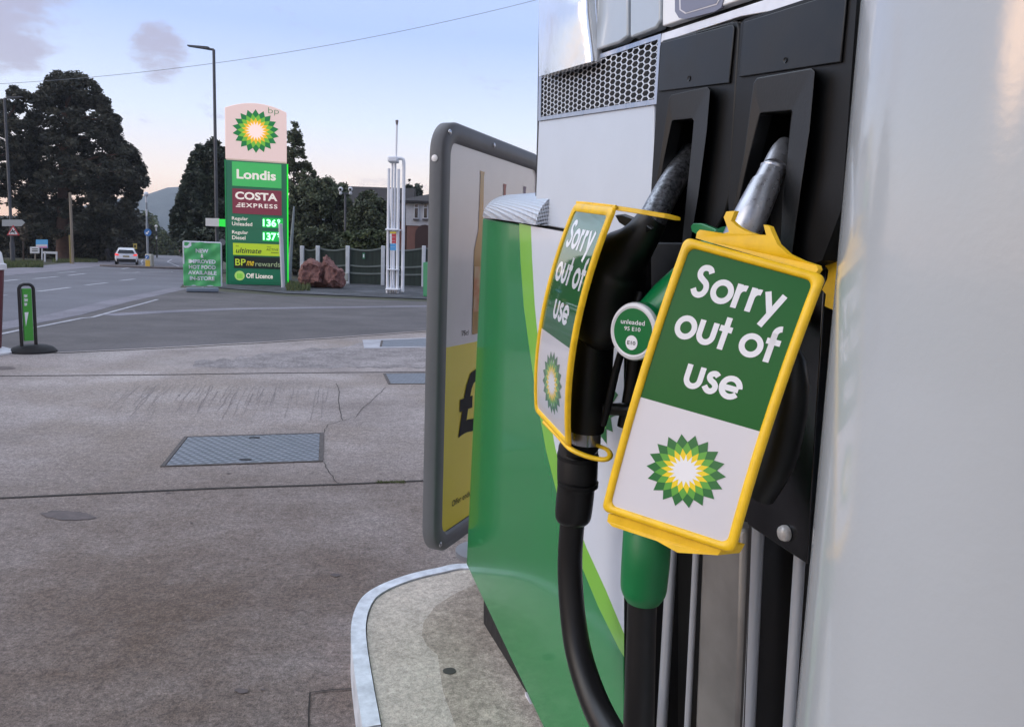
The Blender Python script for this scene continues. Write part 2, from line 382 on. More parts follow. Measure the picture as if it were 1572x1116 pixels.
for q in ([(212, 409), (219, 406), (217, 402), (219, 399)], [(276, 413), (274, 409), (257, 402), (264, 398)], [(134, 409), (140, 407.2)], [(184, 419.5), (262, 417), (265, 418)]):
    strip(b, q, .12, -.013)
b.build('road_markings', m_white, kind='structure', smooth=None)
b = MB(); strip(b, [(-40, 521), (0, 513), (33, 506), (57, 502), (125, 488.5), (142, 487), (174, 478), (223, 465), (242, 459.6)], .085, -.006)
b.build('edge_line', m_white, kind='structure', smooth=None)
b = MB(); strip(b, [(-60, 512), (0, 501), (100, 483), (178, 463), (280, 442)], .55, -.008)
strip(b, [(163, 483.7), (240, 479), (350, 474.5), (500, 472), (660, 470)], .5, -.0085)
b.build('flush_kerb', m_strip, kind='structure', smooth=None)
m_joint = M('joint_filler', '#2f2b29', .95, var=.3, scale=10)
b = MB()
strip(b, [(-420, 782), (-80, 768), (0, 764), (150, 757), (330, 749), (520, 743), (656, 737), (760, 733), (1300, 712)], .022, .004)
strip(b, [(-400, 584), (-60, 578), (0, 577), (250, 575), (420, 572.5), (660, 570.5), (800, 570), (1300, 566)], .028, .004)
strip(b, [(-100, 545), (0, 542.5), (100, 541.5), (250, 534.5), (400, 526.5), (520, 518.5), (660, 508.5)], .05, .004)
strip(b, [(476, 1062), (474, 1090), (474, 1140)], .005, .004); strip(b, [(476, 1062), (510, 1058), (545, 1056)], .004, .0045)
def crack(pix, wm, z):
    o = []
    for (xa, ya), (xb, yb) in zip(pix, pix[1:]):
        for k in range(5): o.append((xa + (xb - xa) * k / 5 + R.uniform(-2, 2), ya + (yb - ya) * k / 5 + R.uniform(-.8, .8)))
    strip(b, o + [pix[-1]], wm, z)
crack([(497, 710), (504, 720), (508, 730), (520, 742)], .004, .0042); crack([(497, 664), (504, 651), (545, 640), (572, 612), (592, 594)], .0045, .0042); crack([(518, 588), (522, 622), (526, 645)], .0055, .0042)
b.build('concrete_joints', m_joint, kind='structure', smooth=None)
# worn grooves brushed into the slab
b = MB()
for i in range(60):
    x = 180 + R.random() * 330; y = 585 + R.random() * 20; sl_ = (x - 530) * .0022
    pts = []; yy = y; xx = x
    for k in range(7):
        pts.append((xx, yy)); yy += R.uniform(4, 9); xx += sl_ * R.uniform(6, 14) + R.uniform(-1, 1)
    strip(b, pts[:R.randint(3, 7)], R.uniform(.0015, .004), .0035 + .00001 * i)
b.build('worn_grooves', M('groove_dirt', '#787171', .95, var=.2), kind='structure', smooth=None)
# oil patch
m_oil = M('oil_stain', '#544a49', .75, var=.3, scale=20)
b = MB()
def blob(mb, cx, cy, rx, ry, z, n=26, j=.22, mi=0):
    mb.add([G(cx + rx * (1 + R.uniform(-j, j)) * math.cos(2 * math.pi * i / n), cy + ry * (1 + R.uniform(-j, j)) * math.sin(2 * math.pi * i / n), z) for i in range(n)], [list(range(n))], mi)
def stain(mb, cx, cy, rx, ry, z, seed):
    r = random.Random(seed); hs = [(k, r.uniform(0, 6.28), r.uniform(.05, .16) / k ** .4) for k in (2, 3, 5, 8, 13, 21)]; n = 90; pts = []
    for i in range(n):
        a = 2 * math.pi * i / n; q_ = 1 + sum(h * math.sin(k * a + p) for k, p, h in hs); pts.append(G(cx + rx * q_ * math.cos(a), cy + ry * q_ * math.sin(a), z))
    mb.add(pts, tessellate_polygon([pts]))
stain(b, 106, 791, 38, 7, .003, 2); stain(b, 86, 788, 22, 4.5, .0034, 5); stain(b, 8, 565, 15, 2.5, .003, 9)
for i in range(9):
    x, y = R.uniform(-20, 640), R.uniform(600, 1090); q_ = R.uniform(1.5, 5) * (y - 380) / 500; stain(b, x, y, q_ * 1.6, q_ * .55, .0030 + .00002 * i, 50 + i)
b.build('oil_stains', m_oil, kind='structure', smooth=None)
m_agg = ground_mat('exposed_aggregate', '#938c8c', '#736d6d', '#a39c9c', speck=.9, sc=3, bump=.9)
b = MB()
pp = [(300 + 14 * i, 556 - 1.55 * i + R.uniform(-3, 3)) for i in range(26)] + [(665, 512), (900, 505), (900, 566)] + [(655 - 15 * i, 566 - R.uniform(0, 3)) for i in range(25)]
pp = [G(x, y, .0015) for x, y in pp]; b.add(pp, tessellate_polygon([pp])); b.build('exposed_aggregate', m_agg, kind='structure', smooth=None)
# cover plates set in the slab
m_plate = None
def plate_mat():
    m = M('chequer_plate', '#595c62', .45, metal=.35, var=.25, scale=6, rvar=.12); t = m.node_tree; b_ = t.nodes['Principled BSDF']
    tcn = t.nodes.new('ShaderNodeTexCoord'); mpn = t.nodes.new('ShaderNodeMapping'); mpn.inputs['Rotation'].default_value = (0, 0, rad(45)); mpn.inputs['Scale'].default_value = (20, 20, 20)
    ck = t.nodes.new('ShaderNodeTexVoronoi'); ck.inputs['Scale'].default_value = 1; ck.inputs['Randomness'].default_value = 0
    t.links.new(tcn.outputs['Object'], mpn.inputs[0]); t.links.new(mpn.outputs[0], ck.inputs['Vector'])
    bp = t.nodes.new('ShaderNodeBump'); bp.inputs['Strength'].default_value = .9; bp.inputs['Distance'].default_value = .01; bp.invert = True
    t.links.new(ck.outputs['Distance'], bp.inputs['Height'])
    old = b_.inputs['Base Color'].links[0].from_socket; mr = t.nodes.new('ShaderNodeMapRange'); mr.inputs[1].default_value = .22; mr.inputs[2].default_value = .42; mr.inputs[3].default_value = .6; mr.inputs[4].default_value = 0
    mx = t.nodes.new('ShaderNodeMix'); mx.data_type = 'RGBA'; mx.inputs[7].default_value = (*lin('#8c919a'), 1)
    t.links.new(ck.outputs['Distance'], mr.inputs[0]); t.links.new(mr.outputs[0], mx.inputs[0]); t.links.new(old, mx.inputs[6]); t.links.new(mx.outputs[2], b_.inputs['Base Color']); t.links.new(bp.outputs[0], b_.inputs['Normal'])
    return m
m_plate = plate_mat()
m_rim = M('rusty_rim', '#4c4644', .8, var=.3, scale=20)
def cover(name, label, quad, rimw=.03, surround=None):
    q = [G(*p) for p in quad]; c = sum(q, V(0, 0)) / 4
    t = thing(name, label, 'access cover', (c.x, c.y, 0), 'metal covers set in the concrete')
    b = MB(); inner = [p + (c - p).normalized() * rimw for p in q]
    up = lambda l, z: [Vector((p.x, p.y, z)) for p in l]
    b.plate([up(q, .006), up(inner, .006)], [up(q, -.02), up(inner, -.02)]); b.build('rim', m_rim, t, smooth=None)
    in2 = [p + (c - p).normalized() * (rimw + .006) for p in q]
    b = MB(); b.prism(up(in2, .0045), up(in2, -.015)); b.build('plate', m_plate, t, smooth=None)
    for k in (.22, .78):
        b = MB()
        h = in2[0] + (in2[1] - in2[0]) * .5; h2 = in2[3] + (in2[2] - in2[3]) * .5; p = h + (h2 - h) * (.1 if k < .5 else .9)
        b.box((p.x, p.y, .006), (.07, .025, .004)); b.build('lifting_key_slot', m_pit, t)
    if surround:
        b = MB(); o2 = [p + (p - c).normalized() * surround for p in q]; o1 = [p + (p - c).normalized() * .004 for p in q]
        b.plate([up(o2, .005), up(o1, .005)], [up(o2, -.02), up(o1, -.02)]); b.build('white_surround', m_white, t, smooth=None)
cover('access_cover', 'large dull grey patterned metal cover between the two slab joints', [(283, 671), (497, 665), (496, 709), (246, 717)])
cover('access_cover', 'small metal cover plate touching the dark slab joint near the grey poster frame', [(588, 574), (760, 571), (770, 589), (596, 590)])
cover('access_cover', 'bluish metal cover with a white painted surround near the asphalt', [(585, 523), (760, 516), (770, 530), (583, 533)], surround=.28)

# distant hill
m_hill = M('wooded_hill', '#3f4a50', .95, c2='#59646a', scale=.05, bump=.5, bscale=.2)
b = MB(); n = 60; prof = []
for i in range(n + 1):
    x = -1100 + 1600 * i / n; prof.append((x, 70 * math.exp(-((x + 330) / 190) ** 2) + 30 * math.exp(-((x + 800) / 260) ** 2) + 26 * math.exp(-((x - 60) / 220) ** 2) + 2.2 * math.sin(x * .11) + 1.5 * math.sin(x * .31)))
rows = []
for k, (yo, hz) in enumerate(((760, 0), (800, .55), (850, .92), (900, 1.0), (980, .7), (1100, 0))):
    rows.append([Vector((x, yo, -.05 + max(0, z) * hz)) for x, z in prof])
vs = [v for r_ in rows for v in r_]; fs = [(k * (n + 1) + i, k * (n + 1) + i + 1, (k + 1) * (n + 1) + i + 1, (k + 1) * (n + 1) + i) for k in range(5) for i in range(n)]
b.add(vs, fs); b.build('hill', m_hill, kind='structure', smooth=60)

# forecourt canopy overhead: shades the pump and the slab near it
b = MB(); b.box((5.1, -5.2, 4.9), (12.2, 17.6, .7)); b.build('canopy_roof', M('canopy_white', '#b9b9bb', .5), kind='structure', smooth=None, bevel=.05)
b = MB()
for lx in (1.6, 4.4, 7.4):
    for ly in (-12, -9, -6, -3.0, .5): b.box((lx, ly, 4.53), (.45, .45, .05))
b.build('canopy_fill_lamps', M('canopy_fill_lamp', '#f2e4d0', .4, emit='#ffe6cc', es=5), kind='structure', smooth=None)  # unseen lamps, added for warm fill under the canopy
b = MB(); b.box((4.2, -1.2, 2.3), (.35, .35, 4.56)); b.build('canopy_column', M('canopy_post', '#b9b9bb', .5), kind='structure', smooth=None)

# ================================================================== PUMP
base_p = FP + FU * .2
pump = thing('fuel_pump', 'green and white fuel pump with two black nozzle holsters', 'fuel pump', (base_p.x + .25, base_p.y + .1, .12))
def face_prism(mb, pix, f, bk, mi=0, ms=None):
    """outline traced on the pump face, thickness from offset bk to f along the face normal"""
    fr = [F(x, y, f) for x, y in pix]; mb.prism(fr, [p - FN * (f - bk) for p in fr], mi, ms)
def face_plate(mb, outer, holes, f, bk, mi=0, ms=None):
    lf = [[F(x, y, f) for x, y in l] for l in [outer] + holes]
    mb.plate(lf, [[p - FN * (f - bk) for p in l] for l in lf], mi, ms)
# lower cabinet with its printed panel
m_pg = M('panel_green', '#1f7d44', .26, var=.05, scale=2.5, coat=.5); m_pl = M('panel_lime', '#79b83a', .28, coat=.5); m_pw = M('panel_white', '#cfd4de', .28, var=.03, coat=.5)
OFFL = .02
outline = [(741, 335), (820, 348), (958, 372), (958, 1300), (921, 1300), (716, 866)]
b = MB(); face_prism(b, outline, OFFL, -.42, 0, 1)
limeL = [(797, 343), (799, 400), (804, 470), (812, 530), (822, 600), (838, 690), (858, 770), (885, 850), (918, 930), (950, 995), (958, 1008)]
limeR = [(815, 347), (817, 400), (821, 470), (827, 530), (836, 600), (853, 690), (873, 765), (900, 840), (930, 905), (955, 965), (958, 972)]
g = [(741, 336)] + limeL + [(957.5, 1299), (921, 1299), (717, 866)]
b.build('cabinet', [m_pg, m_pit], pump, bevel=.004)
b = MB()
def layer(pix, lift, mi):
    lf = [F(x, y, OFFL + lift) for x, y in pix]
    b.add(lf, tessellate_polygon([lf]), mi)
layer(limeL + limeR[::-1], .0006, 0)
layer(limeR + [(957.6, 373)], .0006, 1)
ctr = F(912, 606, OFFL)
def fmap(x, y, l=0): return ctr + FU * (-x) + Vector((0, 0, y)) + FN * (.001 + l)
star(b, fmap, 0, 0, .115, .115, (2, 3, 4, 5), .0003)
b.build('printed_graphic', [m_pl, m_pw, m_dg, m_lg, m_ye, m_wh], pump, smooth=None)
# plinth
b = MB(); c0 = [(744, 930), (960, 1420), (960, 1520), (744, 962)]
fr = [F(742, 905, -.005), F(935, 1330, -.005), F(935, 1420, -.005), F(742, 962, -.005)]
b.prism(fr, [p - FN * .3 for p in fr]); b.build('plinth', M('plinth_black', '#18181a', .6, var=.3, scale=8, bump=.2, bscale=30), pump, bevel=.003)
b = MB(); q = [F(806, 1062, .004), F(826, 1108, .004), F(826, 1120, .004), F(806, 1080, .004)]
b.prism(q, [p - FN * .006 for p in q])
for k in range(5):
    s_ = .12 + .17 * k; tpt = lambda a, c_: q[0] + (q[1] - q[0]) * a + (q[3] - q[0]) * c_ + FN * .0006
    b.add([tpt(s_, .25), tpt(s_ + .1, .25), tpt(s_ + .1, .8), tpt(s_, .8)], [(0, 1, 2, 3)], 1)
b.build('rating_plate', [m_panelwhite, m_pit], pump, smooth=None)
# knurled rounded shoulder
def knurl():
    m = M('knurled_aluminium', '#c4c8cf', .3, metal=1); t = m.node_tree; b_ = t.nodes['Principled BSDF']
    tcn = t.nodes.new('ShaderNodeTexCoord'); mpn = t.nodes.new('ShaderNodeMapping'); mpn.inputs['Scale'].default_value = (160, 160, 160)
    mpn.inputs['Rotation'].default_value = (rad(45), rad(20), 0)
    vo = t.nodes.new('ShaderNodeTexVoronoi'); vo.inputs['Randomness'].default_value = 0; vo.inputs['Scale'].default_value = 1
    t.links.new(tcn.outputs['Object'], mpn.inputs[0]); t.links.new(mpn.outputs[0], vo.inputs['Vector'])
    bp = t.nodes.new('ShaderNodeBump'); bp.inputs['Strength'].default_value = 1; bp.inputs['Distance'].default_value = .004
    t.links.new(vo.outputs['Distance'], bp.inputs['Height']); t.links.new(bp.outputs[0], b_.inputs['Normal']); return m
b = MB(); n = 14; lo, hi = [], []
for side, (xa, ya, yb) in enumerate(((741, 333, 298), (823, 346, 291))):
    A = F(xa, ya, OFFL + .012); hgt = F(xa, yb, OFFL).z - A.z
    for i in range(n + 1):
        a = math.pi / 2 * i / n
        (lo if side == 0 else hi).append(A - FN * (1 - math.cos(a)) * .10 + Vector((0, 0, math.sin(a) * hgt)))
for l in (lo, hi): l += [l[-1] - FN * .25, Vector((0, 0, 0)) + (l[0] - FN * .35)]
k = len(lo); b.add(lo + hi, [(i, (i + 1) % k, k + (i + 1) % k, k + i) for i in range(k)] + [list(range(k)), list(range(2 * k - 1, k - 1, -1))])
b.build('knurled_shoulder', knurl(), pump)
# upper housing body
b = MB(); face_prism(b, [(829, -160), (1322, -330), (1262, 470), (958, 372), (820, 346), (824, 200)], -.012, -.40)
b.build('housing', M('housing_black', '#1b1c1f', .5, var=.2), pump, bevel=.003)
b = MB(); face_prism(b, [(827, 186), (1004, 160), (1003, 300), (1010, 345), (955, 368), (821, 344)], 0, -.02)
b.build('grey_panel', m_cabgrey, pump, bevel=.003)
# hex mesh grille
q = [F(830, 118, .002), F(1012, 58, .002), F(1006, 156, .002), F(829, 182, .002)]
def bil(s, t): return (q[0] * (1 - s) + q[1] * s) * (1 - t) + (q[3] * (1 - s) + q[2] * s) * t
b = MB(); cols, rws = 25, 9; m_gr = M('chrome_mesh', '#e6e8ec', .25, metal=.35)
for i in range(cols):
    for j in range(rws):
        cs, ct = (i + .5) / (cols + .2), (j + .5 + (i % 2) * .5) / (rws + .5)
        o_, n_ = [], []
        for k in range(6):
            a = math.pi / 3 * k
            ds, dt = math.cos(a) * .667 / cols, math.sin(a) * .577 / rws
            o_.append(bil(min(1, max(0, cs + ds)), min(1, max(0, ct + dt)))); n_.append(bil(min(1, max(0, cs + ds * .83)), min(1, max(0, ct + dt * .83))))
        bk = [p - FN * .0012 for p in n_]
        b.add(o_ + n_ + bk, [(k, (k + 1) % 6, 6 + (k + 1) % 6, 6 + k) for k in range(6)] + [(6 + k, 6 + (k + 1) % 6, 12 + (k + 1) % 6, 12 + k) for k in range(6)])
b.build('mesh_grille', m_gr, pump, smooth=None)
b = MB(); face_prism(b, [(831, 120), (1010, 61), (1004, 153), (830, 180)], -.006, -.01); b.build('grille_backing', m_pit, pump)
b = MB(); face_plate(b, [(827, 115), (1015, 52), (1008, 160), (826, 186)], [[(831, 120), (1010, 61), (1004, 153), (830, 180)]], .004, -.01)
b.build('grille_frame', m_steel, pump, smooth=None)
# top panels
m_foil = M('silvered_film', '#eef0f4', .16, metal=.75, var=.06, scale=6, bump=.12, bscale=7, dist=.03)
b = MB(); n = 12; gr = []
for i in range(n + 1):
    for j in range(9):
        s_, t_ = i / n, j / 8
        x = 827 + (911 - 827) * s_; y = (-40 - 22 * s_) * (1 - t_) + (118 - 24 * s_) * t_
        gr.append(F(x, y, .020 + .035 * math.sin(math.pi * min(1, .15 + s_ * .85)) ** .7 * (.75 + .25 * math.sin(t_ * 4))))
m_ = len(gr); fs = [(i * 9 + j, (i + 1) * 9 + j, (i + 1) * 9 + j + 1, i * 9 + j + 1) for i in range(n) for j in range(8)]
b.add(gr + [p - FN * .02 for p in gr], fs + [tuple(m_ + v for v in f[::-1]) for f in fs])
ring = [j for j in range(9)] + [i * 9 + 8 for i in range(1, n + 1)] + [n * 9 + j for j in range(7, -1, -1)] + [i * 9 for i in range(n - 1, 0, -1)]
k0 = 0; b.f += [[ring[i], ring[(i + 1) % len(ring)], m_ + ring[(i + 1) % len(ring)], m_ + ring[i]] for i in range(len(ring))]; b.m += [0] * len(ring)
b.build('silver_cover', m_foil, pump, smooth=70)
for pix in ([(910, -70), (964, -92), (963, 56), (950, 66), (916, 77), (909, 68)], [(967, -92), (1014, -110), (1013, 32), (1006, 44), (967, 59)]):
    b = MB(); face_prism(b, pix, .012, -.01); b.build('display_panel', M('display_grey', '#b2bcc6', .3, var=.06, scale=4, coat=.5), pump, bevel=.004)
b = MB(); face_prism(b, [(1018, -112), (1326, -238), (1319, -62), (1017, 41)], .008, -.01)
b.build('white_fascia', m_cabwhite, pump, bevel=.002)
b = MB(); pts = [(1036, -20), (1112, -52), (1112, -4), (1107, 12), (1098, 18), (1052, 30), (1042, 28), (1036, 18)]
face_prism(b, pts, .0095, .004); b.build('keypad_label', M('keypad_grey', '#77798c', .4), pump)
b = MB(); face_prism(b, [(1042, -24), (1107, -50), (1106, -2), (1100, 8), (1052, 22), (1043, 16)], .0102, .0098); 
face_prism(b, [(1044, -26), (1105, -50), (1104, -3), (1099, 6), (1053, 20), (1045, 15)], .0108, .0103, 1)
b.build('keypad_outline', [m_panelwhite, M('keypad_grey_inner', '#77798c', .4)], pump, smooth=None)
b = MB(); face_prism(b, [(1016, 52), (1320, -48), (1318, -6), (1136, 26), (1014, 66)], .004, -.008); b.build('steel_strip', M('strip_aluminium', '#e6e6ea', .35, metal=.3, var=.1, scale=14), pump, bevel=.001)
# holsters
def holster(outer, hood_o, hood_i, pit, lab):
    b = MB()
    face_plate(b, outer, [pit], .045, -.012)
    o = b.build('nozzle_holster', m_blackplastic, pump, bevel=.004)
    # raised hood round the mouth
    b = MB(); lf = [[F(x, y, .066) for x, y in hood_i], pit_f]if False else None
    n = len(hood_o)
    fr = [F(x, y, .062) for x, y in hood_o]; inn = [F(x, y, .058) for x, y in hood_i]
    bk = [F(x, y, .044) for x, y in hood_o]; ib = [p - FN * .02 for p in inn]
    # hood_o and hood_i have the same number of points, open at the bottom
    for i in range(n - 1):
        b.add([bk[i], bk[i + 1], fr[i + 1], fr[i]], [(0, 1, 2, 3)]); b.add([fr[i], fr[i + 1], inn[i + 1], inn[i]], [(0, 1, 2, 3)]); b.add([inn[i], inn[i + 1], ib[i + 1], ib[i]], [(0, 1, 2, 3)])
    for i in (0, n - 1): b.add([bk[i], fr[i], inn[i], ib[i]], [(0, 1, 2, 3)])
    b.build('hood', M('hood_plastic', '#131518', .45, var=.2, scale=8, bump=.08, bscale=250, dist=.002), pump, bevel=.002)
    b = MB(); fr = [F(x, y, .0445) for x, y in pit]; c = sum(fr, V(0, 0)) / len(fr)
    bk = [p - FN * .12 for p in fr]
    n = len(fr); b.add(fr + bk, [(i, (i + 1) % n, n + (i + 1) % n, n + i) for i in range(n)] + [list(range(n, 2 * n))])
    b.build('mouth', m_pit, pump)
holster([(1012, 70), (1017, 62), (1124, 33), (1133, 34), (1135, 44), (1120, 300), (1112, 330), (1090, 366), (1066, 470), (1000, 470), (998, 300)],
        [(1002, 318), (1014, 240), (1027, 152), (1031, 146), (1086, 134), (1090, 139), (1085, 200), (1072, 300), (1058, 385)],
        [(1006, 318), (1020, 240), (1031, 187), (1033, 185), (1062, 182), (1065, 186), (1062, 220), (1054, 300), (1046, 385)],
        [(1006, 318), (1020, 240), (1031, 188), (1034, 186), (1062, 183), (1064, 187), (1062, 220), (1054, 300), (1046, 372), (1010, 372)], '')
holster([(1137, 38), (1143, 30), (1302, -22), (1312, -22), (1316, -10), (1292, 320), (1283, 345), (1262, 400), (1205, 420), (1125, 420), (1118, 310)],
        [(1124, 330), (1142, 240), (1157, 128), (1162, 120), (1246, 105), (1251, 110), (1243, 200), (1228, 300), (1212, 420)],
        [(1130, 330), (1150, 240), (1166, 176), (1169, 174), (1214, 170), (1216, 174), (1210, 225), (1202, 300), (1194, 420)],
        [(1130, 330), (1150, 240), (1166, 177), (1170, 175), (1213, 171), (1215, 175), (1210, 225), (1202, 300), (1194, 400), (1140, 400)], '')
m_hpan = M('holster_panel', '#0e1012', .34, spec=.35, c2='#1c1e21', scale=9, bump=.05, bscale=200, dist=.001, rvar=.12)
for pix, btn in (([(1016, 66), (1123, 38), (1127, 42), (1119, 128), (1010, 141)], (1058, 121)), ([(1142, 34), (1296, -14), (1300, -10), (1290, 96), (1134, 119)], (1206, 93))):
    b = MB(); face_prism(b, pix, .0485, .046); b.build('holster_panel', m_hpan, pump, bevel=.0012)
    c = F(*btn, .0486); r_ = 4 * pxsize(c); b = MB(); b.lathe(c, [(r_, 0), (r_, .0012), (r_ * .7, .0006)], 18, 0, (FU, V(0, 0, 1), FN)); b.build('moulded_ring', m_blackplastic, pump)
# hose bay: back wall, rails, polished plate
b = MB(); face_prism(b, [(959, 374), (1262, 430), (1200, 1560), (959, 1300)], -.10, -.42); b.build('hose_bay', M('bay_black', '#0f1012', .6, var=.2), pump)
m_rail = M('rail_grey', '#b4b7bd', .38, metal=.4, var=.15, scale=20, stretch=(1, 1, .05))
for (xa, ya, xb, yb, hw, off) in ((1033, 820, 1012, 1180, 8, -.03), (1070, 820, 1052, 1180, 5, -.03), (1164, 800, 1145, 1200, 10, -.03), (1228, 850, 1203, 1240, 9, -.01)):
    b = MB(); A, B_ = F(xa, ya, off), F(xb, yb, off); b.tube([A, B_], [hw * pxsize(A), hw * pxsize(B_)], 14); b.build('rail', m_rail, pump)
b = MB(); face_prism(b, [(1077, 800), (1142, 812), (1128, 1300), (1058, 1300)], -.035, -.10)
b.build('dull_panel', M('dull_steel_panel', '#85827f', .4, metal=.5, var=.25, scale=5, rvar=.1), pump, bevel=.01)
b = MB(); face_prism(b, [(1150, 800), (1154, 812), (1136, 1300), (1128, 1300)], -.02, -.10); b.build('edge_trim', M('trim_dark', '#3c3a3a', .4, metal=.6), pump)
m_pol = M('polished_dark_steel', '#4c4d50', .2, metal=1, var=.3, scale=7, bump=.05, bscale=12, dist=.005)
b = MB(); face_prism(b, [(1120, 380), (1268, 400), (1239, 866), (1148, 806), (1120, 700)], .004, -.08); b.build('polished_plate', m_pol, pump, bevel=.002)
b = MB(); c = F(1207, 818, .005); r_ = 12.5 * pxsize(c)
b.lathe(c, [(r_, 0), (r_, r_ * .35), (r_ * .86, r_ * .72), (r_ * .5, r_ * .95), (.0005, r_)], 24, 0, (FU, Vector((0, 0, 1)), FN)); b.build('bolt', M('bolt_zinc', '#d6d4d2', .35, metal=.2, var=.2, scale=200), pump)

# white column at the pump's end
b = MB(); ctr_c = V(.62, .72); n = 40; hull = []
ell = []
for i in range(128):
    a = 2 * math.pi * i / 128; e = 1.0
    ca, sa = math.cos(a), math.sin(a)
    ell.append((.30 * math.copysign(abs(ca) ** e, ca), .30 * math.copysign(abs(sa) ** e, sa)))
# orient: local y along FU, local x along -FN ; slide so the silhouette meets the photographed edge
axx, axy = -FN, FU
tgt = F(1271, 558, .03); want = math.atan2(tgt.x, tgt.y)
def sil(c): return min(math.atan2((c + axx * p[0] + axy * p[1]).x, (c + axx * p[0] + axy * p[1]).y) for p in ell)
lo_, hi_ = 0.2, 1.4
for _ in range(40):
    mid = (lo_ + hi_) / 2
    if sil(V(mid, .70)) < want: lo_ = mid
    else: hi_ = mid
cc = V(lo_, .70)
bot = [cc + axx * p[0] + axy * p[1] + V(0, 0, .12) for p in ell]; top = [p + V(0, 0, 2.3) for p in bot]
b.prism(top, bot); m_col = M('column_enamel', '#b0b4b7', .18, var=.03, scale=1.5, coat=.5, bump=.12, bscale=110, dist=.002)
b.build('end_column', m_col, pump, smooth=50)

# ------------------------------------------------------------------ nozzles, hoses, tags
def chain(mb, pts, seg=20, mi=0, sub=4, squash=None):
    """smooth tube through (px, py, off, half width in px)"""
    P3 = [F(x, y, o) for x, y, o, _ in pts]; rs = [h * pxsize(p) for p, (_, _, _, h) in zip(P3, pts)]
    pp, rr = [], []
    for i in range(len(P3) - 1):
        p0, p1, p2, p3 = P3[max(i - 1, 0)], P3[i], P3[i + 1], P3[min(i + 2, len(P3) - 1)]
        q0, q1, q2, q3 = rs[max(i - 1, 0)], rs[i], rs[i + 1], rs[min(i + 2, len(P3) - 1)]
        for k in range(sub):
            t = k / sub
            cr_ = lambda a, b_, c_, d_: .5 * ((2 * b_) + (c_ - a) * t + (2 * a - 5 * b_ + 4 * c_ - d_) * t * t + (3 * b_ - a - 3 * c_ + d_) * t ** 3)
            pp.append(cr_(p0, p1, p2, p3)); rr.append(max(.0005, cr_(q0, q1, q2, q3)))
    pp.append(P3[-1]); rr.append(rs[-1]); mb.tube(pp, rr, seg, mi, squash=squash)
m_blknoz = M('nozzle_black', '#0b0c0d', .42, var=.2, scale=15, bump=.05, bscale=200, dist=.001)
m_grnoz = M('nozzle_green', '#06713f', .34, var=.08, scale=10, coat=.2)

p0 = F(912, 520, .12)
nz1 = thing('fuel_nozzle', 'black fuel nozzle in the narrower holster behind the angled tag', 'fuel nozzle', p0, 'nozzles on the pump')
b = MB(); chain(b, [(1062, 235, .0, 18), (1040, 268, .035, 20), (1018, 305, .07, 21), (1000, 340, .095, 22), (990, 360, .105, 23)]); b.build('spout', m_spoutdark, nz1)
b = MB(); chain(b, [(1003, 335, .1, 24), (988, 358, .11, 28), (972, 378, .116, 34), (950, 402, .12, 47), (938, 440, .122, 54), (929, 478, .124, 52), (920, 500, .126, 45), (914, 510, .127, 35), (911, 522, .128, 33), (908, 570, .128, 32.5), (904, 620, .128, 31), (900, 660, .128, 28)], squash=(FU, .9)); b.build('body', m_blknoz, nz1)
b = MB(); fl = [F(x, y, .12) for x, y in [(944, 331), (955, 330), (985, 341), (1000, 352), (990, 358), (965, 352), (950, 342)]]
b.prism(fl, [p - FN * .006 + V(0, 0, .002) for p in fl]); b.build('splash_guard', m_blknoz, nz1, bevel=.001)
b = MB(); chain(b, [(962, 440, .09, 14), (975, 520, .075, 12), (968, 600, .075, 11), (958, 655, .08, 11)]); chain(b, [(968, 628, .08, 10), (945, 628, .1, 10), (925, 628, .12, 9)]); b.build('trigger_guard', m_blknoz, nz1)
for k in range(6):
    b = MB(); A = F(880 + .5 * k, 548 + 14 * k, .136); b.tube([A - V(0, 0, .004), A + V(0, 0, .004)], [4.5 * pxsize(A)] * 2, 8); b.build('grip_rib', m_blknoz, nz1)
b = MB(); chain(b, [(901, 652, .128, 23), (899, 680, .128, 23)]); b.build('collar', m_steel, nz1)
b = MB(); chain(b, [(898, 678, .128, 24), (888, 690, .128, 31), (886, 735, .128, 31), (885, 742, .128, 29), (880, 790, .128, 28), (879, 802, .128, 22)], 24); b.build('swivel', m_rubber, nz1)
b = MB(); chain(b, [(984, 450, .10, 7), (968, 500, .118, 6), (948, 560, .125, 6), (934, 620, .128, 6), (926, 652, .128, 5)], 12); b.build('lever', m_blackplastic, nz1)
for yy_, hw_ in ((700, 32.2), (741, 31.6)):
    b = MB(); chain(b, [(887.5, yy_ - 3, .128, hw_), (887, yy_ + 3, .128, hw_)], 24, sub=1); b.build('swivel_ring', m_blackplastic, nz1)
b = MB(); chain(b, [(879, 798, .128, 19), (875, 860, .128, 19), (878, 930, .126, 19.5), (888, 1000, .122, 20.5), (910, 1070, .115, 22), (940, 1130, .11, 24), (985, 1190, .10, 26)], 20); b.build('hose', m_rubber, nz1)

p0 = F(1030, 520, .12)
nz2 = thing('fuel_nozzle', 'green fuel nozzle with bare silver spout and round grade button', 'fuel nozzle', p0, 'nozzles on the pump')
b = MB(); chain(b, [(1204, 222, .03, 12), (1198, 236, .045, 17), (1189, 258, .06, 19)]); 
chain(b, [(1188.5, 255, .06, 20.5), (1187, 261, .061, 20.5)], sub=1)
chain(b, [(1187, 260, .061, 19.5), (1175, 285, .075, 21)], sub=2)
chain(b, [(1175, 284, .075, 23), (1158, 320, .095, 25.5), (1143, 352, .105, 27), (1130, 380, .11, 27)]); b.build('spout', m_spout, nz2)
b = MB(); chain(b, [(1120, 372, .10, 28), (1095, 410, .085, 44), (1075, 450, .08, 46), (1056, 500, .08, 42), (1036, 560, .09, 36), (1012, 640, .12, 32), (1000, 760, .15, 32), (996, 830, .17, 34)]); b.build('body', m_grnoz, nz2)
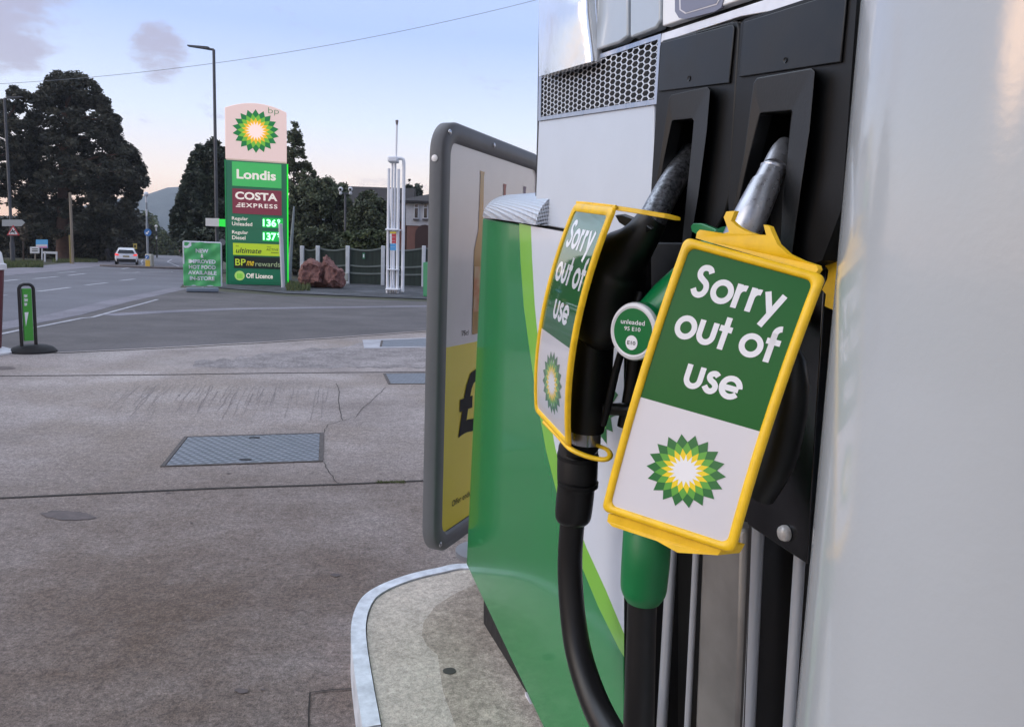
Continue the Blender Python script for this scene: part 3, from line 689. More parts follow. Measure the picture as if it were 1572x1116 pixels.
# grade button facing outward-left
bc = F(973, 509, .15); be1 = Vector((0, 0, 1)); bn = (CAM - bc); bn.z = 0; bn.normalize(); bn = (bn * .55 + FN * .75).normalized(); be2 = be1.cross(bn).normalized()
rb = 45 * pxsize(bc); ax_ = (be2, be1, bn)
b = MB(); e0 = bc - bn * .006; b.tube([e0, e0 - bn * .018, e0 - bn * .04 + V(.004, 0, .004), F(1035, 462, .075), F(1075, 420, .06)], [rb * .97, rb * 1.02, rb * .98, 40 * pxsize(bc), 34 * pxsize(bc)], 26); b.build('grade_boss', m_grnoz, nz2)
b = MB(); b.lathe(bc - bn * .006, [(rb * .98, 0), (rb, .004), (rb * .96, .008), (rb * .86, .010), (rb * .80, .0085)], 40, 0, ax_); b.build('button_ring', M('button_white', '#d9d8dc', .35), nz2)
b = MB(); b.lathe(bc - bn * .006, [(rb * .79, .004), (rb * .79, .0095), (rb * .01, .0098)], 40, 0, ax_)
bm_ = lambda x, y, l=0: bc + be2 * (x * rb) + be1 * (y * rb) + bn * (.0042 + l)
text(b, 'unleaded', lambda x, y: bm_(x, y), -.50, .50, .24, .40, 1, .008); text(b, '95 E10', lambda x, y: bm_(x, y), -.34, .34, .02, .16, 1, .008)
vs = [bm_(0, -.38, .0002)] + [bm_(.25 * math.cos(a * math.pi / 12), -.38 + .25 * math.sin(a * math.pi / 12), .0002) for a in range(24)]
b.add(vs, [(0, i + 1, (i + 1) % 24 + 1) for i in range(24)], 1); text(b, 'E10', lambda x, y: bm_(x, y, .0006), -.17, .17, -.45, -.32, 2, .01)
b.build('button_face', [M('button_green', '#046a34', .34, spec=.3), m_lettering, m_pit], nz2, smooth=30)
b = MB(); fl = [F(x, y, .11) for x, y in [(1060, 348), (1064, 343), (1076, 343), (1096, 351), (1110, 360), (1100, 366), (1072, 362), (1062, 356)]]
b.prism(fl, [p - FN * .007 for p in fl]); b.build('splash_guard', m_grnoz, nz2, bevel=.001)
b = MB(); chain(b, [(994, 800, .165, 36), (992, 850, .17, 37), (989, 890, .17, 36), (988, 908, .17, 34), (987, 922, .17, 26)], 26); b.build('swivel', M('swivel_green', '#10703c', .4, var=.1, scale=15), nz2)
b = MB(); chain(b, [(986, 912, .17, 22.5), (984, 980, .17, 22.5), (982, 1060, .17, 23), (981, 1140, .165, 24), (990, 1260, .15, 25)], 22); b.build('hose', m_rubber, nz2)
b = MB(); chain(b, [(1150, 470, .05, 16), (1215, 560, .06, 22), (1200, 690, .06, 26), (1170, 760, .06, 20)]); b.build('trigger_guard', m_blknoz, nz2)

def rounded(w_, h_, r_, n=6):
    pts = []
    for cx_, cy_, a0 in ((w_ - r_[0], h_ - r_[1], 0), (r_[0], h_ - r_[1], 90), (r_[0], r_[1], 180), (w_ - r_[0], r_[1], 270)):
        for k in range(n + 1): a = rad(a0 + 90 * k / n); pts.append((cx_ + r_[0] * math.cos(a), cy_ + r_[1] * math.sin(a)))
    return pts
def glossy(m, name):
    g = m.copy(); g.name = name; b_ = g.node_tree.nodes['Principled BSDF']; b_.inputs['Coat Weight'].default_value = 1; b_.inputs['Coat IOR'].default_value = 2.45; b_.inputs['Coat Roughness'].default_value = .03; return g
def nozzle_tag(label, corners, offs, bulge, xh, sx, group='out of use tags', gl=False):
    TL, TR, BR, BL = [F(x, y, o) for (x, y), o in zip(corners, offs)]
    nrm = (BL - TL).cross(TR - TL).normalized()
    if nrm.dot(CAM - TL) < 0: nrm = -nrm
    def mp_(s, t, l=0.):     # s across, t up, 0..1
        u = 1 - t; p = (TL * (1 - s) + TR * s) * (1 - u) + (BL * (1 - s) + BR * s) * u
        return p + FN * bulge * 4 * u * (1 - u) + nrm * l
    cen = mp_(.5, .5)
    t_ = thing('nozzle_tag', label, 'nozzle tag', cen, group)
    W_, H_ = (TR - TL).length, (TL - BL).length; ax2 = W_ / H_
    fw = .062
    # subdivide the frame along its height so that it bends
    outer = rounded(1, 1, (.055, .055 * ax2)); 
    def dense(l):
        o = []
        for i, p in enumerate(l):
            q_ = l[(i + 1) % len(l)]; k = max(1, int(max(abs(q_[0] - p[0]), abs(q_[1] - p[1])) / .07))
            for j in range(k): o.append((p[0] + (q_[0] - p[0]) * j / k, p[1] + (q_[1] - p[1]) * j / k))
        return o
    od = dense(outer); fx, fy = fw, fw * ax2
    idn = [(fx + (1 - 2 * fx) * min(1, max(0, (x - .02) / .96)), fy + (1 - 2 * fy) * min(1, max(0, (y - .01) / .98))) for x, y in od]
    idn = [(min(1 - fx, max(fx, x)), min(1 - fy, max(fy, y))) for x, y in [((p[0] - .5) * (1 - 2 * fx) + .5, (p[1] - .5) * (1 - 2 * fy) + .5) for p in od]]
    n = len(od); b = MB(); prof = [(0, -.0045), (0, .001), (.25, .0035), (.75, .0035), (1, .001), (1, -.003)]
    vs = []
    for w1, l in prof: vs += [mp_(o[0] * (1 - w1) + i_[0] * w1, o[1] * (1 - w1) + i_[1] * w1, l) for o, i_ in zip(od, idn)]
    fs = [(k * n + i, k * n + (i + 1) % n, (k + 1) * n + (i + 1) % n, (k + 1) * n + i) for k in range(len(prof) - 1) for i in range(n)]
    b.add(vs, fs); b.build('frame', m_yel, t_, smooth=60)
    # face: green top, white bottom
    b = MB(); rows_ = 24; split = .44
    def grid(s0, s1, t0, t1, l, mi, nr=30):
        vs = [mp_(s0 + (s1 - s0) * i, t0 + (t1 - t0) * j / nr, l) for j in range(nr + 1) for i in (0, 1)]
        b.add(vs, [(2 * j, 2 * j + 1, 2 * j + 3, 2 * j + 2) for j in range(nr)], mi)
    grid(fx - .012, 1 - fx + .012, split, 1 - fy + .004, 0, 0); grid(fx - .012, 1 - fx + .012, fy - .004, split, 0, 1)
    ms = lambda x, y, l=0: mp_(x, y, .0004 + l)
    kx = xh * sx
    for body, cx_, base in (('Sorry', .49, .818), ('out of', .518, .672), ('use', .535, .516)):
        strokes(b, body, ms, cx_, base, xh, 2, wd=.245, sxr=sx)
    star(b, lambda x, y, l: mp_(x, y, .0003 + l), .535, .232, .285, .285 * ax2 * .98, (3, 4, 5, 6), .00012)
    fm = [m_green, m_panelwhite, m_lettering, m_dg, m_lg, m_ye, m_wh]
    if gl: fm = [glossy(m, m.name + '_film') for m in fm]
    b.build('printed_face', fm, t_, smooth=60)
    grid_b = MB(); 
    vs = [mp_(.02 + .96 * i, .01 + .98 * j / 24, -.0035 - .001 * k) for k in (0, 1) for j in range(25) for i in (0, 1)]
    grid_b.add(vs, [(50 * k + 2 * j, 50 * k + 2 * j + 1, 50 * k + 2 * j + 3, 50 * k + 2 * j + 2) for k in (0, 1) for j in range(24)]); grid_b.build('backing', m_yel, t_, smooth=60)
    return t_, mp_, nrm
tg2, mp2, n2 = nozzle_tag('upright yellow framed out of use tag in front of the green nozzle', [(1052, 364), (1268, 423), (1127, 850), (924, 783)], (.20, .10, .18, .27), .006, .082, 1.98)
b = MB(); pl = [(1068, 366), (1070, 357), (1074, 353), (1110, 359), (1119, 356), (1111, 334), (1115, 325), (1128, 324), (1122, 339), (1132, 348), (1145, 355), (1160, 360), (1176, 361), (1172, 345), (1181, 348), (1187, 362), (1193, 375), (1209, 390), (1230, 400), (1254, 408), (1256, 414), (1252, 420)]
fr = [F(x, y, .185 - (x - 1068) * .00045) for x, y in pl]; b.plate([fr], [[p - FN * .006 for p in fr]]); b.plate([[p - FN * .006 for p in fr]], [fr]); b.build('top_clip', m_yel, tg2, smooth=30)
b = MB(); pl = [(934, 788), (1110, 838), (1106, 846), (1102, 852), (1040, 848), (1008, 830), (940, 808), (932, 800)]
fr = [F(x, y, .262 - (x - 934) * .00045) for x, y in pl]; b.plate([fr], [[p - FN * .03 for p in fr]]); b.plate([[p - FN * .03 for p in fr]], [fr]); b.build('bottom_clip', m_yel, tg2, smooth=30)
tg1, mp1, n1 = nozzle_tag('bulging yellow framed out of use tag angled away on the black nozzle', [(884, 312), (944, 318), (874, 688), (823, 632)], (.15, .185, .18, .15), .026, .084, 2.0, gl=True)
# its clips: a flat loop over the spout and one under the collar
def band(mb, pts, wd, th):
    for i in range(len(pts) - 1):
        (x0, y0, o0, h0), (x1, y1, o1, h1) = pts[i], pts[i + 1]
        a, c, d_, e = F(x0, y0 - h0, o0), F(x1, y1 - h1, o1), F(x1, y1 + h1, o1), F(x0, y0 + h0, o0)
        mb.prism([a, c, d_, e], [p - FN * th for p in (a, c, d_, e)])
b = MB(); band(b, [(940, 319, .185, 3.5), (985, 326, .155, 3.5), (1020, 332, .13, 3.5), (1036, 336, .115, 3)], 0, .01); b.build('top_clip', m_yel, tg1, bevel=.001)
b = MB(); band(b, [(884, 313, .15, 4), (900, 313, .152, 3), (944, 318, .185, 3)], 0, .004); b.build('top_lip', m_yel, tg1, bevel=.001)
b = MB(); chain(b, [(836, 648, .16, 4), (858, 670, .168, 4.5), (875, 688, .178, 5), (895, 698, .165, 5), (915, 704, .148, 5), (930, 705, .135, 5), (937, 699, .125, 4.5), (932, 690, .118, 4), (918, 684, .115, 4)], 12, squash=(V(0, 0, 1), .75)); b.build('bottom_clip', m_yel, tg1)
# a third tag, seen edge-on behind the column
b = MB(); pl = [(1268, 350), (1290, 340), (1288, 480), (1266, 470), (1268, 452), (1262, 445), (1270, 428), (1272, 415), (1264, 405), (1262, 392), (1270, 388), (1270, 372)]
fr = [F(x, y, .02) for x, y in pl]; b.plate([fr], [[p - FN * .01 for p in fr]]); b.plate([[p - FN * .01 for p in fr]], [fr])
o = b.build('nozzle_tag', m_yel, smooth=30); tag(o, 'notched yellow tag edge showing beside the white column', 'nozzle tag', 'out of use tags')

# ------------------------------------------------------------------ island
isl_px = [(574, 1240), (556, 1116), (545, 1040), (539, 985), (540, 955), (548, 930), (562, 912), (590, 896), (630, 882), (670, 873), (716, 866)]
ip = [G(x, y, .12) for x, y in isl_px]
ip = [ip[0] + (ip[0] - ip[1]).normalized() * 2.6] + ip
# close behind the pump
e = ip[-1]; ip += [e + V(.3, -.02), e + V(.62, -.14), e + V(.9, -.45), V(2.2, .8), V(2.4, -1.5)]
sm = []
for i in range(len(ip) - 1):
    p0, p1, p2, p3 = ip[max(i - 1, 0)], ip[i], ip[i + 1], ip[min(i + 2, len(ip) - 1)]
    k_ = 5 if 1 <= i < 15 else 1
    for j in range(k_):
        u_ = j / k_; sm.append(.5 * (2 * p1 + (p2 - p0) * u_ + (2 * p0 - 5 * p1 + 4 * p2 - p3) * u_ ** 2 + (3 * p1 - p0 - 3 * p2 + p3) * u_ ** 3))
ip = sm + [ip[-1]]
n = len(ip)
cen = sum(ip, V(0, 0)) / n
def inset(l, d):
    o = []
    for i, p in enumerate(l):
        t = (l[(i + 1) % n] - l[i - 1]).normalized(); nn = Vector((t.y, -t.x, 0)); o.append(p + nn * d)
    return o
in_ = inset(ip, .046)
sg_ = 1
if (in_[25] - cen).length > (ip[25] - cen).length: in_ = inset(ip, -.046); sg_ = -1
island = thing('pump_island', 'raised concrete pump island with a worn pale steel kerb', 'pump island', (cen.x, cen.y, 0))
b = MB(); zz = lambda l, z: [Vector((p.x, p.y, z)) for p in l]
b.plate([zz(ip, .124), zz(in_, .124)], [zz(ip, 0), zz(in_, .11)]); b.build('steel_kerb', M('kerb_painted_steel', '#cdd1d8', .45, metal=.1, var=.3, scale=16, bump=.1, bscale=40, dist=.003), island, smooth=30, bevel=.004)
in2_ = inset(ip, .0495 * sg_); b = MB(); b.plate([zz(in2_, .118)], [zz(in2_, .05)]); b.build('concrete_top', m_isl, island, smooth=None)
b = MB(); pp = [G(x, y, .1192) for x, y in [(735, 895), (700, 910), (668, 930), (650, 955), (648, 975), (655, 990), (672, 1005), (680, 1060), (700, 1116), (720, 1200), (900, 1300), (860, 1116), (770, 950)]]
b.add(pp, tessellate_polygon([pp])); b.build('mortar_patch', m_isl2, island, smooth=None)
b = MB(); pp = [G(691 + 9 * math.cos(a) * (1.25 if math.cos(a) < 0 else 1), 1029 + 5 * math.sin(a), .121) for a in [i * math.pi / 8 for i in range(16)]]
b.prism(pp, zz(pp, .118)); tag(b.build('leaf_litter', M('dead_leaf', '#3c3b36', .7)), 'small dark leaf lying on the concrete island', 'leaf')

# ------------------------------------------------------------------ poster frame
m_pf = M('poster_frame_grey', '#6d6f74', .5, var=.08, scale=6, bump=.05, bscale=200, dist=.002)
pc = P(760, 700); poster = thing('poster_stand', 'tall grey framed poster stand with a yellow pound price poster', 'poster stand', (pc.x, pc.y, .12))
top0, bot0 = P(690, 183).z, P(690, 842).z; s1 = .95
o_ = P(674, 500); o_.z = bot0
hh = top0 - bot0
def pm(s, z, l=0.): return o_ + PE * s + V(0, 0, z) + PN * l
def rr_(x0, x1, z0, z1, r_, l):
    w_, h_ = x1 - x0, z1 - z0
    return [pm(x0 + x, z0 + y, l) for x, y in rounded(w_, h_, (r_, r_), 8)]
b = MB(); T = .055
prof = [(0, -T + .008, .11), (.0, -.008, .11), (.008, 0, .105), (.055, 0, .06), (.06, -.004, .055), (.065, -.010, .05)]
loops = [rr_(d_, s1 - d_, d_, hh - d_, r_, l) for d_, l, r_ in prof]
n = len(loops[0]); b.add([p for l in loops for p in l], [(k * n + i, k * n + (i + 1) % n, (k + 1) * n + (i + 1) % n, (k + 1) * n + i) for k in range(len(loops) - 1) for i in range(n)])
b.f.append([i for i in range(n)]); b.m.append(0)
b.build('frame', m_pf, poster, smooth=50)
b = MB()
z_y = P(690, 534).z - bot0
x0, x1, z0, z1 = .066, s1 - .066, .066, hh - .066
# slotted scratches and screws
qd = lambda xa, xb, za, zb, l: [pm(xa, za, l), pm(xb, za, l), pm(xb, zb, l), pm(xa, zb, l)]
b.add(qd(x0, x1, z_y, z1, -.012), [(0, 1, 2, 3)], 0); b.add(qd(x0, x1, z0, z_y, -.012), [(0, 1, 2, 3)], 1)
def pix(x, y): p = P(x, y, -.012) - o_; return p.dot(PE), p.z
def bottle(cx, zb, hgt, wd, mi, ml):
    pr = [(-.5, 0), (.5, 0), (.5, .52), (.2, .64), (.15, .97), (.2, 1), (-.2, 1), (-.15, .97), (-.2, .64), (-.5, .52)]
    b.add([pm(cx + x * wd, zb + y * hgt, -.0105) for x, y in pr], [list(range(10))], mi)
    b.add(qd(cx - .47 * wd, cx + .47 * wd, zb + .14 * hgt, zb + .42 * hgt, -.0095), [(0, 1, 2, 3)], ml)
sx_, zb = pix(733, 512); _, zt = pix(735, 262)
bottle(sx_, zb, zt - zb, .10, 2, 3); bottle(sx_ + .21, zb, (zt - zb) * .96, .075, 4, 3); bottle(sx_ + .42, zb, (zt - zb) * .98, .075, 5, 3)
a0, zz0 = pix(703, 672); a1, zz1 = pix(740, 563)
text(b, '£', lambda x, y: pm(x, y, -.010), a0, a0 + .17, zz0, zz1, 6, .03)
text(b, '5', lambda x, y: pm(x, y, -.010), a0 + .22, a0 + .42, zz0, zz1, 6, .03)
a0, zz0 = pix(708, 516); text(b, '75cl', lambda x, y: pm(x, y, -.010), a0, a0 + .055, zz0, zz0 + .018, 6, .0)
a0, zz0 = pix(693, 778); text(b, 'Offer ends 26/10', lambda x, y: pm(x, y, -.010), a0, a0 + .24, zz0, zz0 + .022, 6, .0)
b.build('poster', [M('poster_paper', '#f3eff1', .35, var=.05, scale=3, coat=.6), M('poster_yellow', '#ffe93a', .35, coat=.6), M('bottle_amber', '#b08a3a', .35, c2='#c08a3c', scale=5, coat=.6), M('bottle_label', '#c9622f', .35, c2='#d8c39a', scale=14),
    M('bottle_red', '#a4504a', .35), M('bottle_violet', '#6d5a80', .35), m_pit], poster, smooth=None)
for (x, z) in ((.045, hh - .04), (.4, hh - .03), (.045, .04), (s1 - .045, hh - .04), (.4, .03)):
    b = MB(); b.lathe(pm(x, z, .0), [(.009, 0), (.009, .002), (.006, .004)], 12, 0, (PE, V(0, 0, 1), PN)); b.build('screw', m_steel, poster)
b = MB(); c = pm(-.001, P(690, 246).z - bot0, -.028); b.lathe(c, [(.011, 0), (.011, .002), (.007, .004)], 14, 0, (PN, V(0, 0, 1), -PE)); b.build('rivet', m_wh, poster)
b = MB(); b.tube([pm(.48, .0, -.03), pm(.48, -bot0 + .13, -.03)], .03, 14); pb = pm(.48, -bot0 + .12, -.03)
b.lathe(pb, [(.11, 0), (.11, .02), (.05, .03)], 24); b.build('stand', m_pf, poster)

# ================================================================== BACKGROUND THINGS
# --- totem price sign
tb = G(396, 437); TD = tb.y; s_ = pxsize(tb)
ta = rad(16.3); TEX = V(math.cos(ta), math.sin(ta)); TEN = V(math.sin(ta), -math.cos(ta))
totem = thing('totem_sign', 'tall lit totem sign with petal emblem and green price panels', 'totem sign', tb)
def em(name, c, e, st, **k): return M(name, c, .35, emit=e, es=st, **k)
m_tw = em('lit_cream', '#d3bdb7', '#f2d0c8', .5); m_tg = M('totem_green', '#0e6b4c', .35, coat=.3, emit='#0c7450', es=.2); m_tedge = em('lit_green_edge', '#2bd23c', '#22e83a', .75)
m_tlg = em('lit_green_panel', '#2f9a52', '#4dbb63', .5); m_tmar = em('lit_maroon', '#7c3040', '#8a3a48', .28); m_tlime = em('lit_lime', '#a8c02c', '#b4cf2a', .40); m_tblk = M('totem_black', '#12201a', .4)
m_ttxt = em('lit_lettering', '#e2d6cc', '#efe3d8', .5); m_led = em('led_digits', '#d8ffe0', '#8dffae', 2.2); m_ledg = em('led_glow_panel', '#0b8a3c', '#0cc24a', .6); m_tdk = M('totem_ink', '#27352f', .4)
m_edg = em('totem_emblem_dark', '#14803f', '#189048', .25); m_elg = em('totem_emblem_light', '#6fb53c', '#78c840', .4); m_eye = em('totem_emblem_yellow', '#f0b92a', '#f5bd22', .5)
ZY = lambda y: D(396, 437 - y, tb.y - .28).z - D(396, 437, tb.y - .28).z
tm = lambda x, y, l=0.: tb + TEX * ((x - 44) * s_ * .985) + TEN * (.28 + l) + V(0, 0, ZY(y))          # x 0..88, y up from the base, px units
def tbox(x0, x1, y0, y1, l0, l1, mi, mb): mb.box(tm((x0 + x1) / 2, 0, (l0 + l1) / 2) + V(0, 0, (ZY(y0) + ZY(y1)) / 2), ((x1 - x0) * s_ * .985, abs(l1 - l0), ZY(y1) - ZY(y0)), mi, (TEX, -TEN, V(0, 0, 1)))
b = MB(); tbox(0, 88, 0, 189, -.5, 0, 0, b); b.build('cabinet', m_tg, totem, bevel=.02)
b = MB(); tbox(88.02, 90, 0, 188, -.2, .02, 0, b); tbox(-1.5, -.02, 0, 189, -.2, .02, 1, b); b.build('lit_edge', [m_tedge, M('edge_dim', '#1f7a48', .4, emit='#2a9a55', es=.25)], totem)
b = MB(); arch = [(0, 190.5)] + [(88, 190.5)] + [(88 - 88 * i / 16, 268 + 10.5 * (1 - ((i / 16 - .5) / .5) ** 2)) for i in range(17)]
fr = [tm(x, y, .03) for x, y in arch]; b.prism(fr, [p - TEN * .56 for p in fr]); b.build('emblem_box', m_tw, totem, bevel=.02)
b = MB(); star(b, lambda x, y, l: tm(x, y, .035 + l), 43.5, 235.5, 33.5, 33.5, (0, 1, 2, 3), .006); text(b, 'bp', lambda x, y: tm(x, y, .05), 61.5, 77, 261.5, 273.5, 4, -.012)
b.build('emblem', [m_edg, m_elg, m_eye, em('totem_emblem_core', '#f0d4cc', '#f6d9cf', .62), M('bp_green_ink', '#5a8a62', .4, emit='#5a8a62', es=.3)], totem, smooth=None)
def panel(name, x0, x1, y0, y1, m_, fn, mats):
    b = MB(); tbox(x0, x1, y0, y1, 0, .03, 0, b); fn(b); return b.build(name, [m_] + mats, totem, smooth=None)
tt = lambda b, s, x0, x1, y0, y1, mi=1, off=.008, sh=0., sp=1.: text(b, s, lambda x, y: tm(x, y, .048), x0, x1, y0, y1, mi, off, sh, sp)
panel('shop_panel', 9, 80, 150, 187, m_tlg, lambda b: tt(b, 'Londis', 15.5, 72, 161, 175.5, 1, .028), [m_ttxt])
def cf(b):
    tt(b, 'COSTA', 13, 74, 129.5, 141.5, 1, .035); tt(b, 'EXPRESS', 22, 74, 118, 124.5, 1, .02, 0, 1.2)
    for k in range(3):
        x = 17.5 - k * 2; b.add([tm(x, 118.4 + (2 - k) * 2.6 - .5, .048), tm(20.5, 118.4 + (2 - k) * 2.6 - .5, .048), tm(20.5, 119.4 + (2 - k) * 2.6, .048), tm(x + .6, 119.4 + (2 - k) * 2.6, .048)], [(0, 1, 2, 3)], 1)
panel('coffee_panel', 9, 80, 108, 146, m_tmar, cf, [m_ttxt])
def pf(y, w2, d):
    def f(b):
        tt(b, 'Regular', 8, 31, y + 10.5, y + 17); tt(b, w2, 8, 8 + (29 if len(w2) > 6 else 19), y + 3.5, y + 9.2)
        b.add([tm(52, y + 2.5, .040), tm(82, y + 2.5, .040), tm(82, y + 17.5, .040), tm(52, y + 17.5, .040)], [(0, 1, 2, 3)], 2)
        tt(b, d, 52.5, 72, y + 4, y + 15.5, 3, .03); tt(b, '9', 73.5, 77.8, y + 9, y + 16, 3, .02)
    return f
panel('price_row', 2, 86, 86, 106.5, m_tg, pf(86, 'Unleaded', '136'), [m_ttxt, m_ledg, m_led]); panel('price_row', 2, 86, 65.5, 85.2, m_tg, pf(65, 'Diesel', '137'), [m_ttxt, m_ledg, m_led])
def uf(b):
    tt(b, 'ultimate', 13, 50, 48, 56, 1, .01, .25); tt(b, 'the', 13, 17, 57.5, 60, 1, 0); tt(b, 'ACTIVE', 57, 75, 53, 56.5, 1, 0, .2); tt(b, 'ultimate', 58, 64, 58, 60, 1, 0)
    b.add([tm(64, 49.8, .048), tm(75, 49.8, .048), tm(75, 50.6, .048), tm(64, 50.6, .048)], [(0, 1, 2, 3)], 1)
panel('premium_fuel_panel', 9, 80, 45, 63, m_tlime, uf, [m_tdk])
def rf_(b): tt(b, 'BP', 12, 27, 29, 39, 1, .01); tt(b, 'me', 28, 39, 29, 36, 2, .0, .4); tt(b, 'rewards', 41, 77.5, 28.5, 36, 3, .0)
panel('rewards_panel', 10, 79, 25, 43, m_tblk, rf_, [em('txt_lime', '#b9cc3a', '#c3d83a', .35), em('txt_yellow', '#e8c62e', '#f0cc22', .4), em('txt_pale', '#a8b98c', '#b0c090', .2)])
def of(b):
    tt(b, 'Off Licence', 27.5, 66.5, 10, 17.5, 1, .02)
    vs = [tm(18, 13.5, .048)] + [tm(18 + 7.3 * math.cos(i * math.pi / 12), 13.5 + 7.3 * math.sin(i * math.pi / 12), .048) for i in range(24)]
    b.add(vs, [(0, i + 1, (i + 1) % 24 + 1) for i in range(24)], 2)
    for k in range(4): b.add([tm(14.2 + 2.1 * k, 9.5, .055), tm(15.8 + 2.1 * k, 9.5, .055), tm(15.8 + 2.1 * k, 15.5, .055), tm(15 + 2.1 * k, 18, .055), tm(14.2 + 2.1 * k, 15.5, .055)], [(0, 1, 2, 3, 4)], 3)
panel('licence_panel', 2, 86, 4, 24, m_tg, of, [m_ttxt, em('txt_limedisc', '#a6cf6a', '#aed66e', .35), m_elg])

# --- banner stand
def far_sign_post(mb, pb, h_, r_=.04, mi=0, seg=10): mb.tube([pb, pb + V(0, 0, h_)], r_, seg, mi)
bb = G(311, 448); bs = pxsize(bb)
ban = thing('banner_stand', 'green hot food banner stretched on a free standing frame', 'banner', bb)
b = MB(); b.box(bb + V(0, 0, .06), (46 * bs, .5, .12), 0, (V(math.cos(rad(20)), math.sin(rad(20))), V(-math.sin(rad(20)), math.cos(rad(20))), V(0, 0, 1))); b.build('weighted_base', M('base_bluegrey', '#6d7886', .6), ban, bevel=.03)
b = MB(); BX, BN = V(math.cos(rad(20)), math.sin(rad(20))), V(math.sin(rad(20)), -math.cos(rad(20))); wv = lambda x, y: bb + BX * ((x - 26.5) * bs) + BN * (.05 + .03 * math.sin(x * .3 + y * .1) + .018 * math.sin(y * .3 - x * .2)) + V(0, 0, (y + 9) * bs)
nx, ny = 40, 50; gv = [wv(53 * i / nx, 66 * j / ny) for j in range(ny + 1) for i in range(nx + 1)]
fs = [(j * (nx + 1) + i, j * (nx + 1) + i + 1, (j + 1) * (nx + 1) + i + 1, (j + 1) * (nx + 1) + i) for j in range(ny) for i in range(nx)]
b.add(gv, fs)
wt = lambda x, y: wv(x, y) + BN * .022
for s2, x0, x1, y in (('NEW', 18, 36, 50), ('&', 25, 29, 42.5), ('IMPROVED', 8, 46, 34), ('HOT FOOD', 8, 46, 25.5), ('AVAILABLE', 6.5, 47, 17), ('IN-STORE', 9, 44, 8.5)): text(b, s2, wt, x0, x1, y, y + 6.0, 1, .035)
b.add([wt(0, 66), wt(0, 59), wt(3, 56.5), wt(8, 57), wt(12, 60), wt(12, 66)], [(0, 1, 2, 3, 4, 5)], 1)
b.add([wt(0, 65.4), wt(0, 66.2), wt(53, 66.2), wt(53, 65.4)], [(0, 1, 2, 3)], 1)
b.build('banner_sheet', [M('banner_green', '#55b56c', .5, var=.06, scale=2), m_lettering], ban, smooth=60)
b = MB(); fz = [wv(0, 0) + V(0, .05, 0), wv(53, 0) + V(0, .05, 0), wv(53, 66) + V(0, .05, 0), wv(0, 66) + V(0, .05, 0)]
for i in range(4): b.tube([fz[i], fz[(i + 1) % 4]], .025, 8)
b.tube([bb + V(0, .02, .1), bb + V(0, .02, 9 * bs + .1)], .03, 8); b.build('frame', M('frame_white', '#c8ccd4', .4), ban)

# --- pavement sign (green, black hoop) and cup display
ab = G(45, 541); as_ = pxsize(ab)
hoop = thing('pavement_sign', 'slim green swing sign in a black hoop on a rubber base', 'pavement sign', ab)
ex = Vector((.5, .86, 0)).normalized(); an = Vector((ex.y, -ex.x, 0))
wA = 20 * as_ / .5 * .5; hA = 104 * as_; W2 = 9.2 * as_ / .88
hp = lambda x, z, l=0.: ab + ex * x + V(0, 0, z) + an * l
b = MB(); rc = .06; pts = [hp(-W2, .03)] + [hp(-W2, hA - rc)] + [hp(-W2 + rc * (1 - math.cos(rad(a))), hA - rc + rc * math.sin(rad(a))) for a in range(15, 91, 15)] + [hp(W2 - rc * (1 - math.cos(rad(a))), hA - rc + rc * math.sin(rad(a))) for a in range(90, 0, -15)] + [hp(W2, hA - rc), hp(W2, .03)]
b.tube(pts, .019, 10); b.build('hoop', M('hoop_black', '#17181b', .4), hoop)
b = MB(); pz0, pz1, pw = .14, hA - .05, W2 - .03
q4 = [hp(-pw, pz0, .012), hp(pw, pz0, .012), hp(pw, pz1, .012), hp(-pw, pz1, .012)]; b.prism(q4, [p - an * .024 for p in q4])
for k, (z, w_) in enumerate(((.86, .55), (.78, .6), (.70, .45))): text(b, ('HOT FOOD', 'TO GO', 'NOW')[k] if False else ('bp', 'me', 'bp')[k] if False else 'new', lambda x, y: hp(x, y, .014), -pw * .7, -pw * .7 + pw * 1.4 * w_, pz0 + (pz1 - pz0) * (z - .03), pz0 + (pz1 - pz0) * (z + .03), 1, .03)
b.add([hp(-pw * .75, pz0 + (pz1 - pz0) * .55, .014), hp(pw * .15, pz0 + (pz1 - pz0) * .55, .014), hp(-pw * .6, pz0 + (pz1 - pz0) * .28, .014)], [(0, 1, 2)], 1)
b.build('panel', [M('swing_green', '#3f9a34', .4), m_lettering], hoop, smooth=None)
b = MB(); b.lathe(ab + V(.02, .05, 0), [(.25, 0), (.25, .02), (.21, .06), (.14, .085), (.02, .09)], 24); b.build('rubber_base', M('base_black', '#1d1c1f', .8, bump=.2, bscale=40), hoop)
cb = G(-26, 542); cs_ = pxsize(cb)
cup = thing('cup_display', 'maroon takeaway cup display with white lid at the left edge', 'cup display', cb)
b = MB(); b.lathe(cb, [(24 * cs_, .06), (33 * cs_, 128 * cs_)], 32); b.build('cup_body', M('cup_maroon', '#5c1f2a', .45, var=.08), cup)
b = MB(); b.lathe(cb, [(36.5 * cs_, 128 * cs_), (36.5 * cs_, 136 * cs_), (33 * cs_, 138 * cs_), (31 * cs_, 153 * cs_), (29 * cs_, 156 * cs_)], 32); b.build('lid', M('lid_white', '#d6d5d8', .4), cup)
b = MB(); b.lathe(cb, [(43 * cs_, 0), (43 * cs_, .02), (30 * cs_, .055), (24 * cs_, .06)], 32); b.build('foot', M('foot_white', '#cfcfd2', .4), cup)

